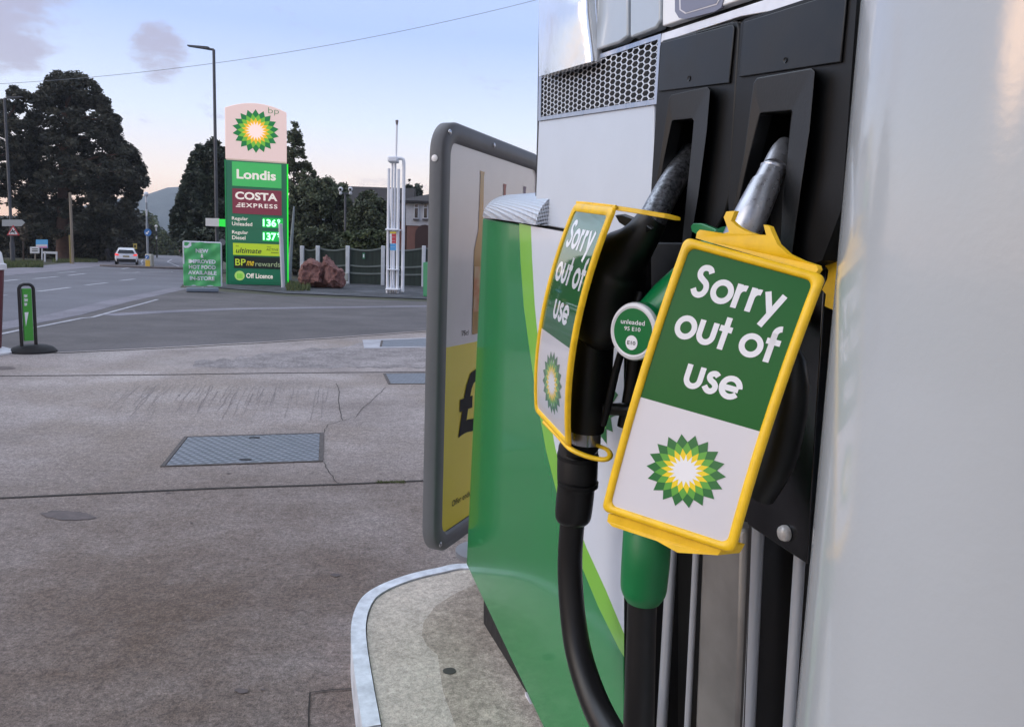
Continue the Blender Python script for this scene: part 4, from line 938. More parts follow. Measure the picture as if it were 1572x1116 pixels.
# --- lamp posts
m_gal = M('galvanised_dark', '#4a4c52', .5, metal=.4, var=.15, scale=3)
def lamp(label, px, basey, topy, armpx, hw):
    g0 = G(px, basey); t_ = thing('street_lamp', label, 'street lamp', g0, 'street lamps'); s = pxsize(g0); tp = D(px, topy, g0.y); tp.x = g0.x
    b = MB(); b.tube([g0, g0 + V(0, 0, 1.3)], hw * 1.5 * s, 12); b.tube([g0 + V(0, 0, 1.3), tp], [hw * s, hw * .8 * s], 12); b.build('column', m_gal, t_)
    b = MB(); L = armpx * s; sg = 1 if L > 0 else -1
    b.tube([tp, tp + V(L * .25, 0, .03)], .05, 8)
    b.prism([tp + V(L * .2, -.12, .0), tp + V(L, -.1, .10), tp + V(L, .1, .10), tp + V(L * .2, .12, .0)], [tp + V(L * .2, -.12, .10), tp + V(L, -.08, .15), tp + V(L, .08, .15), tp + V(L * .2, .12, .12)]); b.build('lamp_head', m_gal, t_)
    return t_
lamp('tall dark street lamp rising beside the lit totem sign', 334, 428, 77, -38, 2.6)
lamp('grey street lamp carrying the horse warning sign near pines', 20, 404, 152, 27, 2.2)
# signs on the far lamp
lg = G(20, 404); ls = pxsize(lg); fy = lg.y - .2
b = MB(); arrow = [(3, 337.5), (33, 337.5), (38, 342), (33, 347.5), (3, 347.5)]; fr = [D(x, y, fy) for x, y in arrow]; b.prism(fr, [p + V(0, .04, 0) for p in fr]); tag(b.build('direction_sign', M('sign_grey_face', '#93979a', .5)), 'pale arrow shaped direction sign pointing right on a lamp', 'road sign')
t_ = thing('warning_sign', 'red bordered triangle warning sign showing a horse and rider', 'road sign', D(20, 361, fy - .1))
b = MB(); tri = [D(20, 345.5, fy - .1), D(30, 361.5, fy - .1), D(10, 361.5, fy - .1)]; b.prism(tri, [p + V(0, .03, 0) for p in tri]); b.build('border', M('sign_red', '#a8323a', .5), t_)
b = MB(); tri = [D(20, 349, fy - .115), D(27, 360, fy - .115), D(13, 360, fy - .115)]; b.prism(tri, [p + V(0, .012, 0) for p in tri])
hs = [(15.5, 359), (16.5, 359), (17, 356.6), (20.5, 356.6), (22, 359), (23, 359), (21.8, 356), (23.6, 354.6), (22.8, 353.6), (21.2, 354.6), (20, 354.6), (19.6, 352), (18.4, 352), (18.2, 354.8), (16.4, 355)]
fr = [D(x, y, fy - .13) for x, y in hs]; b.add(fr, tessellate_polygon([fr]), 1); b.build('face', [M('sign_face_white', '#c9c9cc', .5), m_pit], t_, smooth=None)

def post_thing(name, label, cat, px, y0, y1, hw, mat, group=None, parts=None):
    g0 = G(px, y0); s = pxsize(g0); t_ = D(px, y1, g0.y); t_.x = g0.x
    b = MB(); b.tube([g0, t_], hw * s, 10); o = b.build(name, mat); tag(o, label, cat, group); return g0, s
m_wood = M('weathered_wood', '#8b8073', .85, var=.25, scale=3, stretch=(1, 1, .1))
post_thing('telegraph_pole', 'weathered wooden pole in front of the big pine', 'pole', 112, 405, 296, 1.9, m_wood)
post_thing('marker_post', 'thin yellowish marker post close beside the wooden pole', 'post', 108.5, 405, 361, 1.0, M('post_yellow', '#8d7d4a', .7))
# estate board, small plaque, white rail
def board(name, label, px0, px1, y0, y1, post, basey, mats, fn=None, pm_=None, cat='sign'):
    g0 = G(post, basey); s = pxsize(g0); t_ = thing(name, label, cat, g0)
    b = MB(); b.tube([g0, D(post, y1 - 1, g0.y)], .9 * s, 8); b.build('post', pm_ or mats[0], t_)
    b = MB(); q_ = [D(px0, y0, g0.y - .08), D(px1, y0, g0.y - .08), D(px1, y1, g0.y - .08), D(px0, y1, g0.y - .08)]; b.prism(q_, [p + V(0, .05, 0) for p in q_])
    if fn: fn(b, g0)
    b.build('board', mats, t_, smooth=None); return t_
m_bl = M('board_blue', '#4f9fd4', .5); m_pk = M('board_pink', '#d47fb0', .5); m_bw = M('board_white', '#c6c8cd', .5)
def est(b, g0):
    for y0, y1, mi in ((375.5, 378.5, 1), (378.5, 380.5, 2)):
        b.add([D(55.3, y0, g0.y - .1), D(72.7, y0, g0.y - .1), D(72.7, y1, g0.y - .1), D(55.3, y1, g0.y - .1)], [(0, 1, 2, 3)], mi)
board('estate_board', 'blue and pink sale board on a white post', 55, 73, 368, 381, 64.5, 402, [m_bl, m_bw, m_pk], est, m_bw)
def pls(b, g0):
    for y0 in (382, 385): b.add([D(49, y0, g0.y - .1), D(58, y0, g0.y - .1), D(58, y0 + 1.2, g0.y - .1), D(49, y0 + 1.2, g0.y - .1)], [(0, 1, 2, 3)], 1)
board('name_plate', 'small pale plaque on a dark post beside the sale board', 46, 60, 379, 389, 54, 403, [m_bw, m_pit], pls, m_wood)
def railf():
    g0 = G(76, 402); t_ = thing('white_rail', 'low white rail on short posts beside the sale board', 'rail', g0)
    b = MB(); a, c = D(66, 387.5, g0.y), D(88, 388.5, g0.y); b.box((a + c) / 2, ((c - a).length, .08, 3.4 * pxsize(g0))); b.build('rail', m_bw, t_)
    for x in (69, 87): b = MB(); b.tube([G(x, 402) * 1, D(x, 388, G(x, 402).y)], .06, 8); b.build('post', m_bw, t_)
railf()

# --- traffic island furniture
gi = G(229, 411.5); si = pxsize(gi)
b = MB(); ring_ = [gi + V(3.4 * math.cos(a) * 1.0, .7 + 1.2 * math.sin(a), 0) for a in [i * math.pi / 10 for i in range(20)]]
b.prism([p + V(0, 0, .1) for p in ring_], [p - V(0, 0, .03) for p in ring_]); b.build('traffic_island', M('island_kerb', '#5c5556', .85, var=.2), kind='structure', bevel=.03)
bo = thing('keep_left_bollard', 'yellow and white traffic bollard with a blue roundel on the island', 'bollard', gi + V(0, 0, .1))
b = MB(); b.prism([gi + V(-5.5 * si, -.1, .1), gi + V(5.5 * si, -.1, .1), gi + V(5 * si, -.1, 21 * si), gi + V(-5 * si, -.1, 21 * si)], [gi + V(-5.5 * si, .25, .1), gi + V(5.5 * si, .25, .1), gi + V(5 * si, .22, 21 * si), gi + V(-5 * si, .22, 21 * si)]); b.build('shell', M('bollard_pale', '#b3b2a8', .5, var=.1), bo, bevel=.04)
b = MB(); b.box(gi + V(-.03, -.11, 7 * si), (7 * si, .01, 10 * si)); b.build('yellow_panel', M('bollard_yellow', '#c9a23a', .5), bo)
m_blue = M('sign_blue', '#2f6cae', .45)
def roundel(mb, c, r_, mats=(0, 1)):
    mb.lathe(c, [(r_, 0), (r_, .02)], 24, mats[0], (V(1, 0, 0), V(0, 0, 1), V(0, -1, 0)))
    a = [(-.5, -.5), (.15, -.5), (-.08, -.27), (.45, .26), (.26, .45), (-.27, -.08), (-.5, .15)]
    fr = [c + V(x * r_, -.026, z * r_) for x, z in a]; mb.add(fr, tessellate_polygon([fr]), mats[1])
b = MB(); roundel(b, gi + V(-1.5 * si, -.115, 16.5 * si), 3 * si); b.build('roundel', [m_blue, m_lettering], bo, smooth=None)
gb = G(227.5, 409); sb_ = pxsize(gb)
bc_ = thing('refuge_beacon', 'tall pale beacon column with a white globe and blue arrow sign', 'beacon', gb)
b = MB(); tp = D(227.3, 301, gb.y); tp.x = gb.x; 
b.tube([gb, gb + (tp - gb) * .62], 1.7 * sb_, 12, 0)
for k in range(4): b.tube([gb + (tp - gb) * (.62 + .095 * k), gb + (tp - gb) * (.62 + .095 * (k + 1))], 1.35 * sb_, 12, k % 2)
b.build('column', [M('column_pale', '#8d949c', .5), m_bw], bc_)
b = MB(); r_ = 3.6 * sb_; b.lathe(tp - V(0, 0, .05), [(r_ * math.sin(math.pi * (i + .3) / 10.6), -r_ * math.cos(math.pi * (i + .3) / 10.6) + r_) for i in range(11)], 20); b.build('globe', M('globe_white', '#d0d3da', .3), bc_)
b = MB(); roundel(b, D(227, 357, gb.y - .15), 5.6 * sb_); b.build('arrow_roundel', [m_blue, m_lettering], bc_, smooth=None)
def belisha(label, px, y0, y1, s_m):
    g0 = G(px, y0); s = pxsize(g0); t_ = thing('belisha_beacon', label, 'beacon', g0); tp = D(px, y1, g0.y); tp.x = g0.x; b = MB()
    for k in range(8): b.tube([g0 + (tp - g0) * k / 8, g0 + (tp - g0) * (k + 1) / 8], 1.1 * s, 8, k % 2 if k > 4 else 0)
    b.build('striped_pole', [M('beacon_black', '#222428', .5), m_bw], t_)
    b = MB(); r_ = 2.2 * s; b.lathe(tp, [(r_ * math.sin(math.pi * (i + .3) / 8.6), -r_ * math.cos(math.pi * (i + .3) / 8.6) + r_) for i in range(9)], 14); b.build('globe', M('beacon_globe', '#d5d2cd', .3), t_)
belisha('short striped crossing beacon beyond the traffic island', 241, 396, 350, 1)
board('yellow_sign', 'small yellow roadside sign beyond the white car', 204.5, 210, 374, 382.5, 207, 398, [M('sign_yellow', '#b3a055', .5), m_pit], lambda b, g0: b.add([D(206, 376.5, g0.y - .1), D(208.5, 376.5, g0.y - .1), D(208.5, 380, g0.y - .1), D(206, 380, g0.y - .1)], [(0, 1, 2, 3)], 1), m_gal)
board('crossing_sign', 'small red and white sign far along the road', 275, 279.5, 381, 387, 277, 394, [M('sign_red_far', '#a03a3a', .5), m_bw], lambda b, g0: b.add([D(275.8, 383.5, g0.y - .1), D(278.8, 383.5, g0.y - .1), D(278.8, 386.3, g0.y - .1), D(275.8, 386.3, g0.y - .1)], [(0, 1, 2, 3)], 1), m_gal)
g0 = G(341, 425); t_ = thing('round_sign', 'grey back of a round road sign beside the hot food banner', 'road sign', g0); s = pxsize(g0)
b = MB(); tp = D(341, 365, g0.y); b.tube([g0, tp], .8 * s, 8); b.build('post', m_gal, t_); b = MB(); b.lathe(D(341.5, 372, g0.y - .06), [(5 * s, 0), (5 * s, .03)], 22, 0, (V(1, 0, 0), V(0, 0, 1), V(0, -1, 0))); b.build('disc', M('sign_back_grey', '#5c6068', .5), t_)
# white / green blade sign beside lamp
g0 = G(334, 428); yy = g0.y - .25
t_ = thing('blade_sign', 'white and bright green blade sign crossing the tall lamp post', 'sign', D(333, 349, yy))
b = MB(); q_ = [D(315.5, 335, yy), D(336, 335.5, yy), D(336, 348, yy), D(315.5, 347, yy)]; b.prism(q_, [p + V(0, .08, 0) for p in q_]); b.build('white_blade', M('blade_white', '#d5d3d0', .5), t_)
b = MB(); q_ = [D(336, 336.5, yy + .01), D(351, 337, yy + .01), D(351, 349, yy + .01), D(336, 347.5, yy + .01)]; b.prism(q_, [p + V(0, .08, 0) for p in q_]); b.build('green_blade', em('blade_green', '#1fbf3a', '#20e845', .6), t_)

# --- white leaning posts near totem
g0 = G(435, 441); b = MB(); b.tube([g0, D(430.5, 344, g0.y - .3)], 3.1 * pxsize(g0), 12); tag(b.build('white_post', M('post_white_paint', '#c3c5cf', .45, var=.08)), 'plain white leaning post in front of the totem', 'post')
g0 = G(443, 434); b = MB(); pt = D(451.5, 317, g0.y); b.tube([g0, g0 + (pt - g0) * .3, pt], [4 * pxsize(g0), 3 * pxsize(g0), 1.3 * pxsize(g0)], 10); tag(b.build('flag_pole', M('pole_bluegrey', '#7d858c', .5, var=.15)), 'leaning grey tapered pole between totem and fence', 'pole')

# --- fence
m_fence = M('fence_boards_dark_green', '#26302b', .8, var=.35, scale=9, stretch=(1, 1, .08)); m_cp = M('concrete_post', '#c3c6cd', .7, var=.15, scale=4); m_rail2 = M('fence_rail', '#6a716f', .8, var=.15)
fence = thing('panel_fence', 'dark green timber panel fence between white concrete posts', 'fence', G(560, 438))
FY0, FY1 = G(463, 432).y, G(652, 441).y
def fg(px): 
    # ground line of the fence
    y = 433.5 + (px - 463) * (440.5 - 433.5) / 189; return G(px, y)
posts = [464.5, 488.5, 534, 588, 650, 712, 780, 850]
topy = lambda px: 378 + (px - 463) * 0.0
for i, px in enumerate(posts):
    g0 = fg(px); s = pxsize(g0); z = D(px, 377.5 + i * .0, g0.y).z
    b = MB(); b.box(g0 + V(0, -.06, z / 2), (5.6 * s, .14, z)); b.build('post', m_cp, fence, bevel=.02)
for i in range(len(posts) - 1):
    a, c = fg(posts[i]), fg(posts[i + 1]); za = D(posts[i], 381, a.y).z; zc = D(posts[i + 1], 381, c.y).z; n = 16
    top = [a + (c - a) * k / n + V(0, 0, za + (zc - za) * k / n - .10 * math.sin(math.pi * k / n)) for k in range(n + 1)]
    b = MB(); loop = [a + V(0, 0, .02), c + V(0, 0, .02)] + top[::-1]; b.prism(loop, [p + V(0, .04, 0) for p in loop]); b.build('panel', m_fence, fence, smooth=None)
    for fz_ in (1.0, .53, .32):
        b = MB()
        for k in range(n):
            p, q_ = top[k], top[k + 1]; p = Vector((p.x, p.y - .04, p.z * fz_)); q_ = Vector((q_.x, q_.y - .04, q_.z * fz_))
            h_ = .035; b.prism([p - V(0, 0, h_), q_ - V(0, 0, h_), q_ + V(0, 0, h_), p + V(0, 0, h_)], [p + V(0, .03, -h_), q_ + V(0, .03, -h_), q_ + V(0, .03, h_), p + V(0, .03, h_)])
        b.build('rail', m_rail2, fence, smooth=None)
g0 = fg(558); q_ = [D(556.5, 388.5, g0.y - .1), D(560, 388.5, g0.y - .1), D(560, 397.5, g0.y - .1), D(556.5, 397.5, g0.y - .1)]
b = MB(); b.prism(q_, [p + V(0, .04, 0) for p in q_]); b.add([p + (sum(q_, V(0, 0)) / 4 - p) * .45 + V(0, -.006, 0) for p in q_], [(0, 1, 2, 3)], 1); tag(b.build('notice', [M('notice_green', '#2f7a58', .5), m_lettering], smooth=None), 'tiny green notice fixed to a dark fence panel', 'sign')

# --- vent pipes
gv_ = G(606, 450); vsz = pxsize(gv_); m_vw = M('vent_white_paint', '#e0e2e9', .4, var=.06, scale=3)
vent = thing('vent_stack', 'cluster of white fuel vent pipes with hazard notices and a mast', 'vent pipes', gv_)
def vt(px, py, dy=0.): return D(px, py, gv_.y + dy)
for (px, ya, yb, hw, dy, xb) in ((597, 259, 450, 2.1, 0, 594.5), (602.5, 250, 450, 1.7, .15, 600), (607, 247, 450, 1.7, .25, 604), (611.8, 260, 450, 2.4, 0, 609.8), (600, 290, 450, 1.8, .3, 604.5)):
    b = MB(); b.tube([vt(xb, yb, dy), vt(px, ya, dy)], hw * vsz, 12); b.build('vent_pipe', m_vw, vent)
b = MB(); A = vt(618, 448); B1 = vt(620, 255); b.tube([A, B1, vt(620, 249), vt(619, 245), vt(616, 243.5), vt(611, 243.5)], 2.5 * vsz, 14); b.build('return_pipe', m_vw, vent)
b = MB(); c = vt(604, 245.5); b.box(c, (15 * vsz, .45, 9 * vsz)); b.build('manifold', m_vw, vent, bevel=.05)
b = MB(); b.tube([vt(608, 242), vt(609.3, 190)], 1.5 * vsz, 10); b.build('mast', m_vw, vent)
b = MB(); b.tube([vt(609.3, 192), vt(609.4, 185)], [1.6 * vsz, 2.3 * vsz], 10); b.build('mast_cap', M('cap_grey', '#6c6468', .5), vent)
for yb in (353, 444, 414): b = MB(); b.box(vt(603.5, yb), (20 * vsz if yb != 414 else 17 * vsz, .5, (2.8 if yb != 414 else 1.2) * vsz)); b.build('clamp', m_vw, vent, bevel=.02)
b = MB(); m_nr = M('notice_red', '#c2414a', .5); m_nb = M('notice_blue', '#57a0d8', .5); m_ny = M('notice_yellow', '#d8c03a', .5)
for k, (y0, y1, mi) in enumerate(((356, 358.6, 2), (359.2, 364, 0), (364.6, 369.3, 0), (369.9, 373.5, 0), (374.5, 379, 1), (379.3, 384.5, 1))):
    q_ = [vt(599 if mi else 601.5, y1, -.28), vt(608, y1, -.28), vt(608, y0, -.28), vt(599 if mi else 601.5, y0, -.28)]; b.prism(q_, [p + V(0, .02, 0) for p in q_], mi)
    if mi == 0: q2 = [vt(598.5, y1, -.28), vt(601.3, y1, -.28), vt(601.3, y0, -.28), vt(598.5, y0, -.28)]; b.prism(q2, [p + V(0, .02, 0) for p in q2], 3)
b.build('hazard_notices', [m_nr, m_nb, m_ny, m_lettering], vent, smooth=None)

# --- rocks
m_rock = M('red_sandstone', '#6e4a47', .9, c2='#8d6760', scale=3, bump=.6, bscale=6, dist=.08)
def rock(label, pixs, dep, seed):
    r = random.Random(seed); g0 = G(sum(p[0] for p in pixs) / len(pixs), max(p[1] for p in pixs)); fr = [D(x, y, g0.y) for x, y in pixs]; c = sum(fr, V(0, 0)) / len(fr)
    b = MB(); n = len(fr); layers = [(.62, -dep * .55), (1.04, -dep * .2), (1.06, dep * .2), (.6, dep * .55)]; vs = []
    for sc_, dy in layers:
        vs += [c + (p - c) * sc_ * r.uniform(.95, 1.04) + V(0, dy + r.uniform(-.14, .14), 0) for p in fr]
    b.add(vs, [(k * n + i, k * n + (i + 1) % n, (k + 1) * n + (i + 1) % n, (k + 1) * n + i) for k in range(3) for i in range(n)] + [list(range(n)), list(range(3 * n, 4 * n))])
    o = b.build('boulder', m_rock, smooth=None)
    sb_ = o.modifiers.new('sub', 'SUBSURF'); sb_.subdivision_type = 'SIMPLE'; sb_.levels = sb_.render_levels = 4
    for nm_, ns_, st_ in (('coarse', .55, .34), ('fine', .14, .10)):
        tx = bpy.data.textures.new('rock_' + nm_, 'CLOUDS'); tx.noise_scale = ns_; tx.noise_depth = 3
        dm = o.modifiers.new(nm_, 'DISPLACE'); dm.texture = tx; dm.strength = st_; dm.mid_level = .5; dm.texture_coords = 'LOCAL'
    tag(o, label, 'boulder', 'red boulders by the fence')
rock('broad flat red boulder nearest the totem sign', [(462, 436), (465, 418), (470, 403), (476, 396), (486, 402), (497, 407), (503, 416), (502, 438), (480, 441)], 1.2, 3)
rock('pointed upright red boulder beside the small white box', [(499, 438), (500, 420), (498, 400), (501, 393), (508, 400), (517, 412), (527, 415), (526, 438), (512, 442)], 1.0, 5)
g0 = G(530, 438); s = pxsize(g0); b = MB(); b.box(D(529.5, 425.5, g0.y), (9.5 * s, .2, 12.5 * s)); b.box(D(529.5, 435, g0.y + .03), (3 * s, .1, 9 * s)); tag(b.build('meter_box', M('box_offwhite', '#aaaaa4', .5), bevel=.02), 'small off-white box on a stub beside the red boulder', 'box')
# green unit beside poster edge
g0 = G(652, 456); b = MB(); q_ = [G(649.5, 455), G(672, 457), D(672, 401, g0.y), D(649.5, 403, G(649.5, 455).y)]; b.prism(q_, [p + V(0, .5, 0) for p in q_]); tag(b.build('green_cabinet', M('cabinet_green', '#1f7a52', .5), bevel=.02), 'green cabinet half hidden behind the grey poster frame', 'cabinet')
# cctv on pole
gp = fg(533) + V(0, 3.0, 0); cy_ = gp.y
cc_ = thing('cctv_mast', 'dark mast with two white dome cameras above the hedge', 'security camera', gp)
b = MB(); tp = D(530, 296, cy_); gp = V(tp.x, cy_, .5); b.tube([gp, tp], .05, 8); a, c = D(523, 297, cy_), D(538, 298, cy_); b.tube([a, c], .03, 8); b.build('mast', m_gal, cc_)
for x in (523, 538):
    b = MB(); p = D(x, 291, cy_ - .05); r_ = 3.4 * pxsize(p); b.lathe(p - V(0, 0, r_ * .9), [(r_ * .6, 0), (r_, r_ * .5), (r_, r_ * 1.3), (r_ * .7, r_ * 1.8), (.02, r_ * 2)], 16); b.lathe(p - V(0, 0, r_ * 2.4), [(r_ * .4, 0), (r_ * .75, r_ * .5), (r_ * .7, r_ * 1.0), (r_ * .4, r_ * 1.5)], 14); o = b.build('camera_head', m_bw, cc_)
    b = MB(); b.lathe(p + V(0, -r_ * .75, -r_ * .1), [(r_ * .6, 0), (r_ * .5, r_ * .3), (.01, r_ * .4)], 14, 0, (V(1, 0, 0), V(0, 0, 1), V(0, -1, 0))); b.build('lens', m_pit, o)

# --- overhead wire
pA, pB = D(-60, 132, 45), D(860, -9, 45); b = MB(); n = 24
pts = [pA + (pB - pA) * i / n - V(0, 0, .9 * 4 * (i / n) * (1 - i / n)) for i in range(n + 1)]
b.tube(pts, .012, 6); tag(b.build('overhead_wire', M('wire_grey', '#7a7e88', .6)), 'thin overhead wire crossing the pale sky', 'wire')

# --- white hatchback
gc = G(194, 407); cs2 = pxsize(gc) * 32 / 1.8
car = thing('parked_car', 'white hatchback with red tail lights driving away on the road', 'car', gc)
k_ = cs2
CA = rad(25); CXX, CYY = V(math.cos(CA), math.sin(CA)), V(-math.sin(CA), math.cos(CA))
cp = lambda x, y, z: gc + CXX * (x * k_) + CYY * (y * k_) + V(0, 0, z * k_)       # x right, y forward, rear at y=0
m_cw = M('car_white', '#e6e8ee', .25, coat=.8); m_glass = M('car_glass', '#14181d', .1, coat=.5); m_blkc = M('car_black_trim', '#191a1d', .5); m_tail = em('tail_light', '#c03030', '#ff3a2a', .9)
b = MB(); sect = []
for y, wl, wt_, z0, zs, zt in ((0.02, .80, .58, .42, .86, .95), (.12, .87, .60, .28, .90, 1.28), (.45, .9, .60, .24, .92, 1.46), (1.5, .9, .62, .22, .92, 1.50), (2.3, .9, .60, .22, .90, 1.42), (3.0, .89, .70, .22, .88, .98), (3.9, .82, .65, .3, .72, .78), (4.15, .70, .5, .42, .6, .64)):
    sect.append([cp(-wl * .9, y, z0), cp(-wl, y, (z0 + zs) / 2), cp(-wl * .97, y, zs), cp(-wt_, y, zt - .04), cp(-wt_ * .8, y, zt), cp(wt_ * .8, y, zt), cp(wt_, y, zt - .04), cp(wl * .97, y, zs), cp(wl, y, (z0 + zs) / 2), cp(wl * .9, y, z0)])
n = 10; b.add([p for s4 in sect for p in s4], [(i * n + j, i * n + (j + 1) % n, (i + 1) * n + (j + 1) % n, (i + 1) * n + j) for i in range(len(sect) - 1) for j in range(n)] + [list(range(n)), [(len(sect) - 1) * n + j for j in range(n - 1, -1, -1)]])
b.build('body', m_cw, car, bevel=.02 * k_, smooth=35)
b = MB(); b.prism([cp(-.66, -.0, .98), cp(.66, -.0, .98), cp(.53, .085, 1.30), cp(-.53, .085, 1.30)], [cp(-.66, .2, .98), cp(.66, .2, .98), cp(.53, .3, 1.30), cp(-.53, .3, 1.30)]); b.build('rear_window', m_glass, car)
for sg in (-1, 1):
    b = MB(); b.prism([cp(sg * .915, .5, .95), cp(sg * .915, 2.4, .95), cp(sg * .66, 2.2, 1.36), cp(sg * .66, .6, 1.38)], [cp(sg * .8, .5, .95), cp(sg * .8, 2.4, .95), cp(sg * .55, 2.2, 1.36), cp(sg * .55, .6, 1.38)]); b.build('side_window', m_glass, car)
    b = MB(); b.prism([cp(sg * .52, -.01, .80), cp(sg * .84, .0, .80), cp(sg * .86, .03, .96), cp(sg * .62, -.0, .92)], [cp(sg * .52, .12, .80), cp(sg * .84, .2, .80), cp(sg * .86, .2, .96), cp(sg * .62, .12, .92)]); b.build('tail_light', m_tail, car)
    for y in (.75, 3.3):
        b = MB(); c = cp(sg * .80, y, .31); b.lathe(c - CXX * (.11 * k_), [(.25 * k_, 0), (.31 * k_, .03 * k_), (.31 * k_, .19 * k_), (.25 * k_, .22 * k_)], 22, 0, (CYY, V(0, 0, 1), CXX)); o = b.build('wheel', m_rubber, car)
        b = MB(); b.lathe(c + CXX * (sg * .112 * k_), [(.2 * k_, 0), (.2 * k_, .01)], 16, 0, (CYY, V(0, 0, 1), CXX)); b.build('rim', m_steel, o)
    b = MB(); b.box(cp(sg * .98, 2.35, 1.0), (.2 * k_, .1 * k_, .14 * k_), 0, (CXX, CYY, V(0, 0, 1))); b.build('mirror', m_blkc, car, bevel=.02)
b = MB(); b.box(cp(0, .05, .40), (1.5 * k_, .14 * k_, .26 * k_), 0, (CXX, CYY, V(0, 0, 1))); b.build('bumper_trim', m_blkc, car, bevel=.03)
b = MB(); b.box(cp(0, -.005, .74), (.5 * k_, .03 * k_, .11 * k_), 0, (CXX, CYY, V(0, 0, 1))); b.build('number_plate', M('plate_yellow', '#8f7a3a', .5), car)
# --- pedestrian
gp = G(166, 402); hP = 23 * pxsize(gp)
def person():
    b = bmesh.new(); me = bpy.data.meshes.new('person'); h = hP
    J = {'pel': (0, 0, .52), 'ch': (0, .01, .72), 'nk': (0, .01, .84), 'hd': (0, -.01, .90), 'ht': (0, -.01, .97), 'k1': (-.05, -.03, .28), 'a1': (-.055, .03, .04), 't1': (-.055, -.05, .015), 'k2': (.05, .03, .28), 'a2': (.055, .08, .05), 't2': (.055, .0, .015),
         's1': (-.105, .01, .80), 'e1': (-.13, .03, .63), 'h1': (-.12, -.03, .49), 's2': (.105, .01, .80), 'e2': (.13, -.02, .63), 'h2': (.12, -.08, .51), 'p1': (-.05, 0, .5), 'p2': (.05, 0, .5)}
    E = [('pel', 'ch'), ('ch', 'nk'), ('nk', 'hd'), ('hd', 'ht'), ('pel', 'p1'), ('p1', 'k1'), ('k1', 'a1'), ('a1', 't1'), ('pel', 'p2'), ('p2', 'k2'), ('k2', 'a2'), ('a2', 't2'), ('ch', 's1'), ('s1', 'e1'), ('e1', 'h1'), ('ch', 's2'), ('s2', 'e2'), ('e2', 'h2')]
    rr2 = {'pel': .085, 'ch': .09, 'nk': .035, 'hd': .05, 'ht': .04, 'k1': .038, 'a1': .028, 't1': .024, 'k2': .038, 'a2': .028, 't2': .024, 's1': .045, 'e1': .034, 'h1': .025, 's2': .045, 'e2': .034, 'h2': .025, 'p1': .06, 'p2': .06}
    keys = list(J); me.from_pydata([Vector(J[k]) * h for k in keys], [(keys.index(a), keys.index(c)) for a, c in E], [])
    o = bpy.data.objects.new('person', me); col.objects.link(o); o.location = gp
    md = o.modifiers.new('skin', 'SKIN'); 
    if not me.skin_vertices: 
        bm = bmesh.new(); bm.from_mesh(me); bm.verts.layers.skin.verify(); bm.to_mesh(me); bm.free()
    for i, k in enumerate(keys): me.skin_vertices[0].data[i].radius = (rr2[k] * h, rr2[k] * h)
    me.skin_vertices[0].data[0].use_root = True
    sb2 = o.modifiers.new('sub', 'SUBSURF'); sb2.levels = 1; sb2.render_levels = 2
    me.materials.append(M('dark_coat', '#2b2c32', .8, var=.2, scale=4))
    tag(o, 'person in dark clothes walking on the pavement by the pines', 'person'); return o
person()

# --- trees
def leafmats(name, a, c, d): return [M(name + '_dark', a, .8, var=.3, scale=2), M(name + '_mid', c, .8, var=.3, scale=2), M(name + '_light', d, .8, var=.3, scale=2)]
def leaves(mb, c, r, n, size, flat=.7, nm=3, droop=0., r_=R):
    ci = r_.random()
    for _ in range(n):
        while True:
            p = Vector((r_.uniform(-1, 1), r_.uniform(-1, 1), r_.uniform(-1, 1)))
            if p.length < 1: break
        p = p * (.55 + .45 * p.length); q = c + Vector((p.x * r, p.y * r, p.z * r * flat - droop * r * r_.random()))
        a = Vector((r_.gauss(0, 1), r_.gauss(0, 1), r_.gauss(0, .6) - droop)).normalized(); e = a.cross(Vector((r_.gauss(0, 1), r_.gauss(0, 1), r_.gauss(0, 1)))).normalized()
        s = size * r_.uniform(.6, 1.3); w_ = s * r_.uniform(.35, .6)
        mi = min(nm - 1, max(0, int((ci * .5 + .5 * r_.random()) * nm)))
        mb.add([q - a * s * .5, q + e * w_ * .5, q + a * s * .5, q - e * w_ * .5], [(0, 1, 2, 3)], mi)
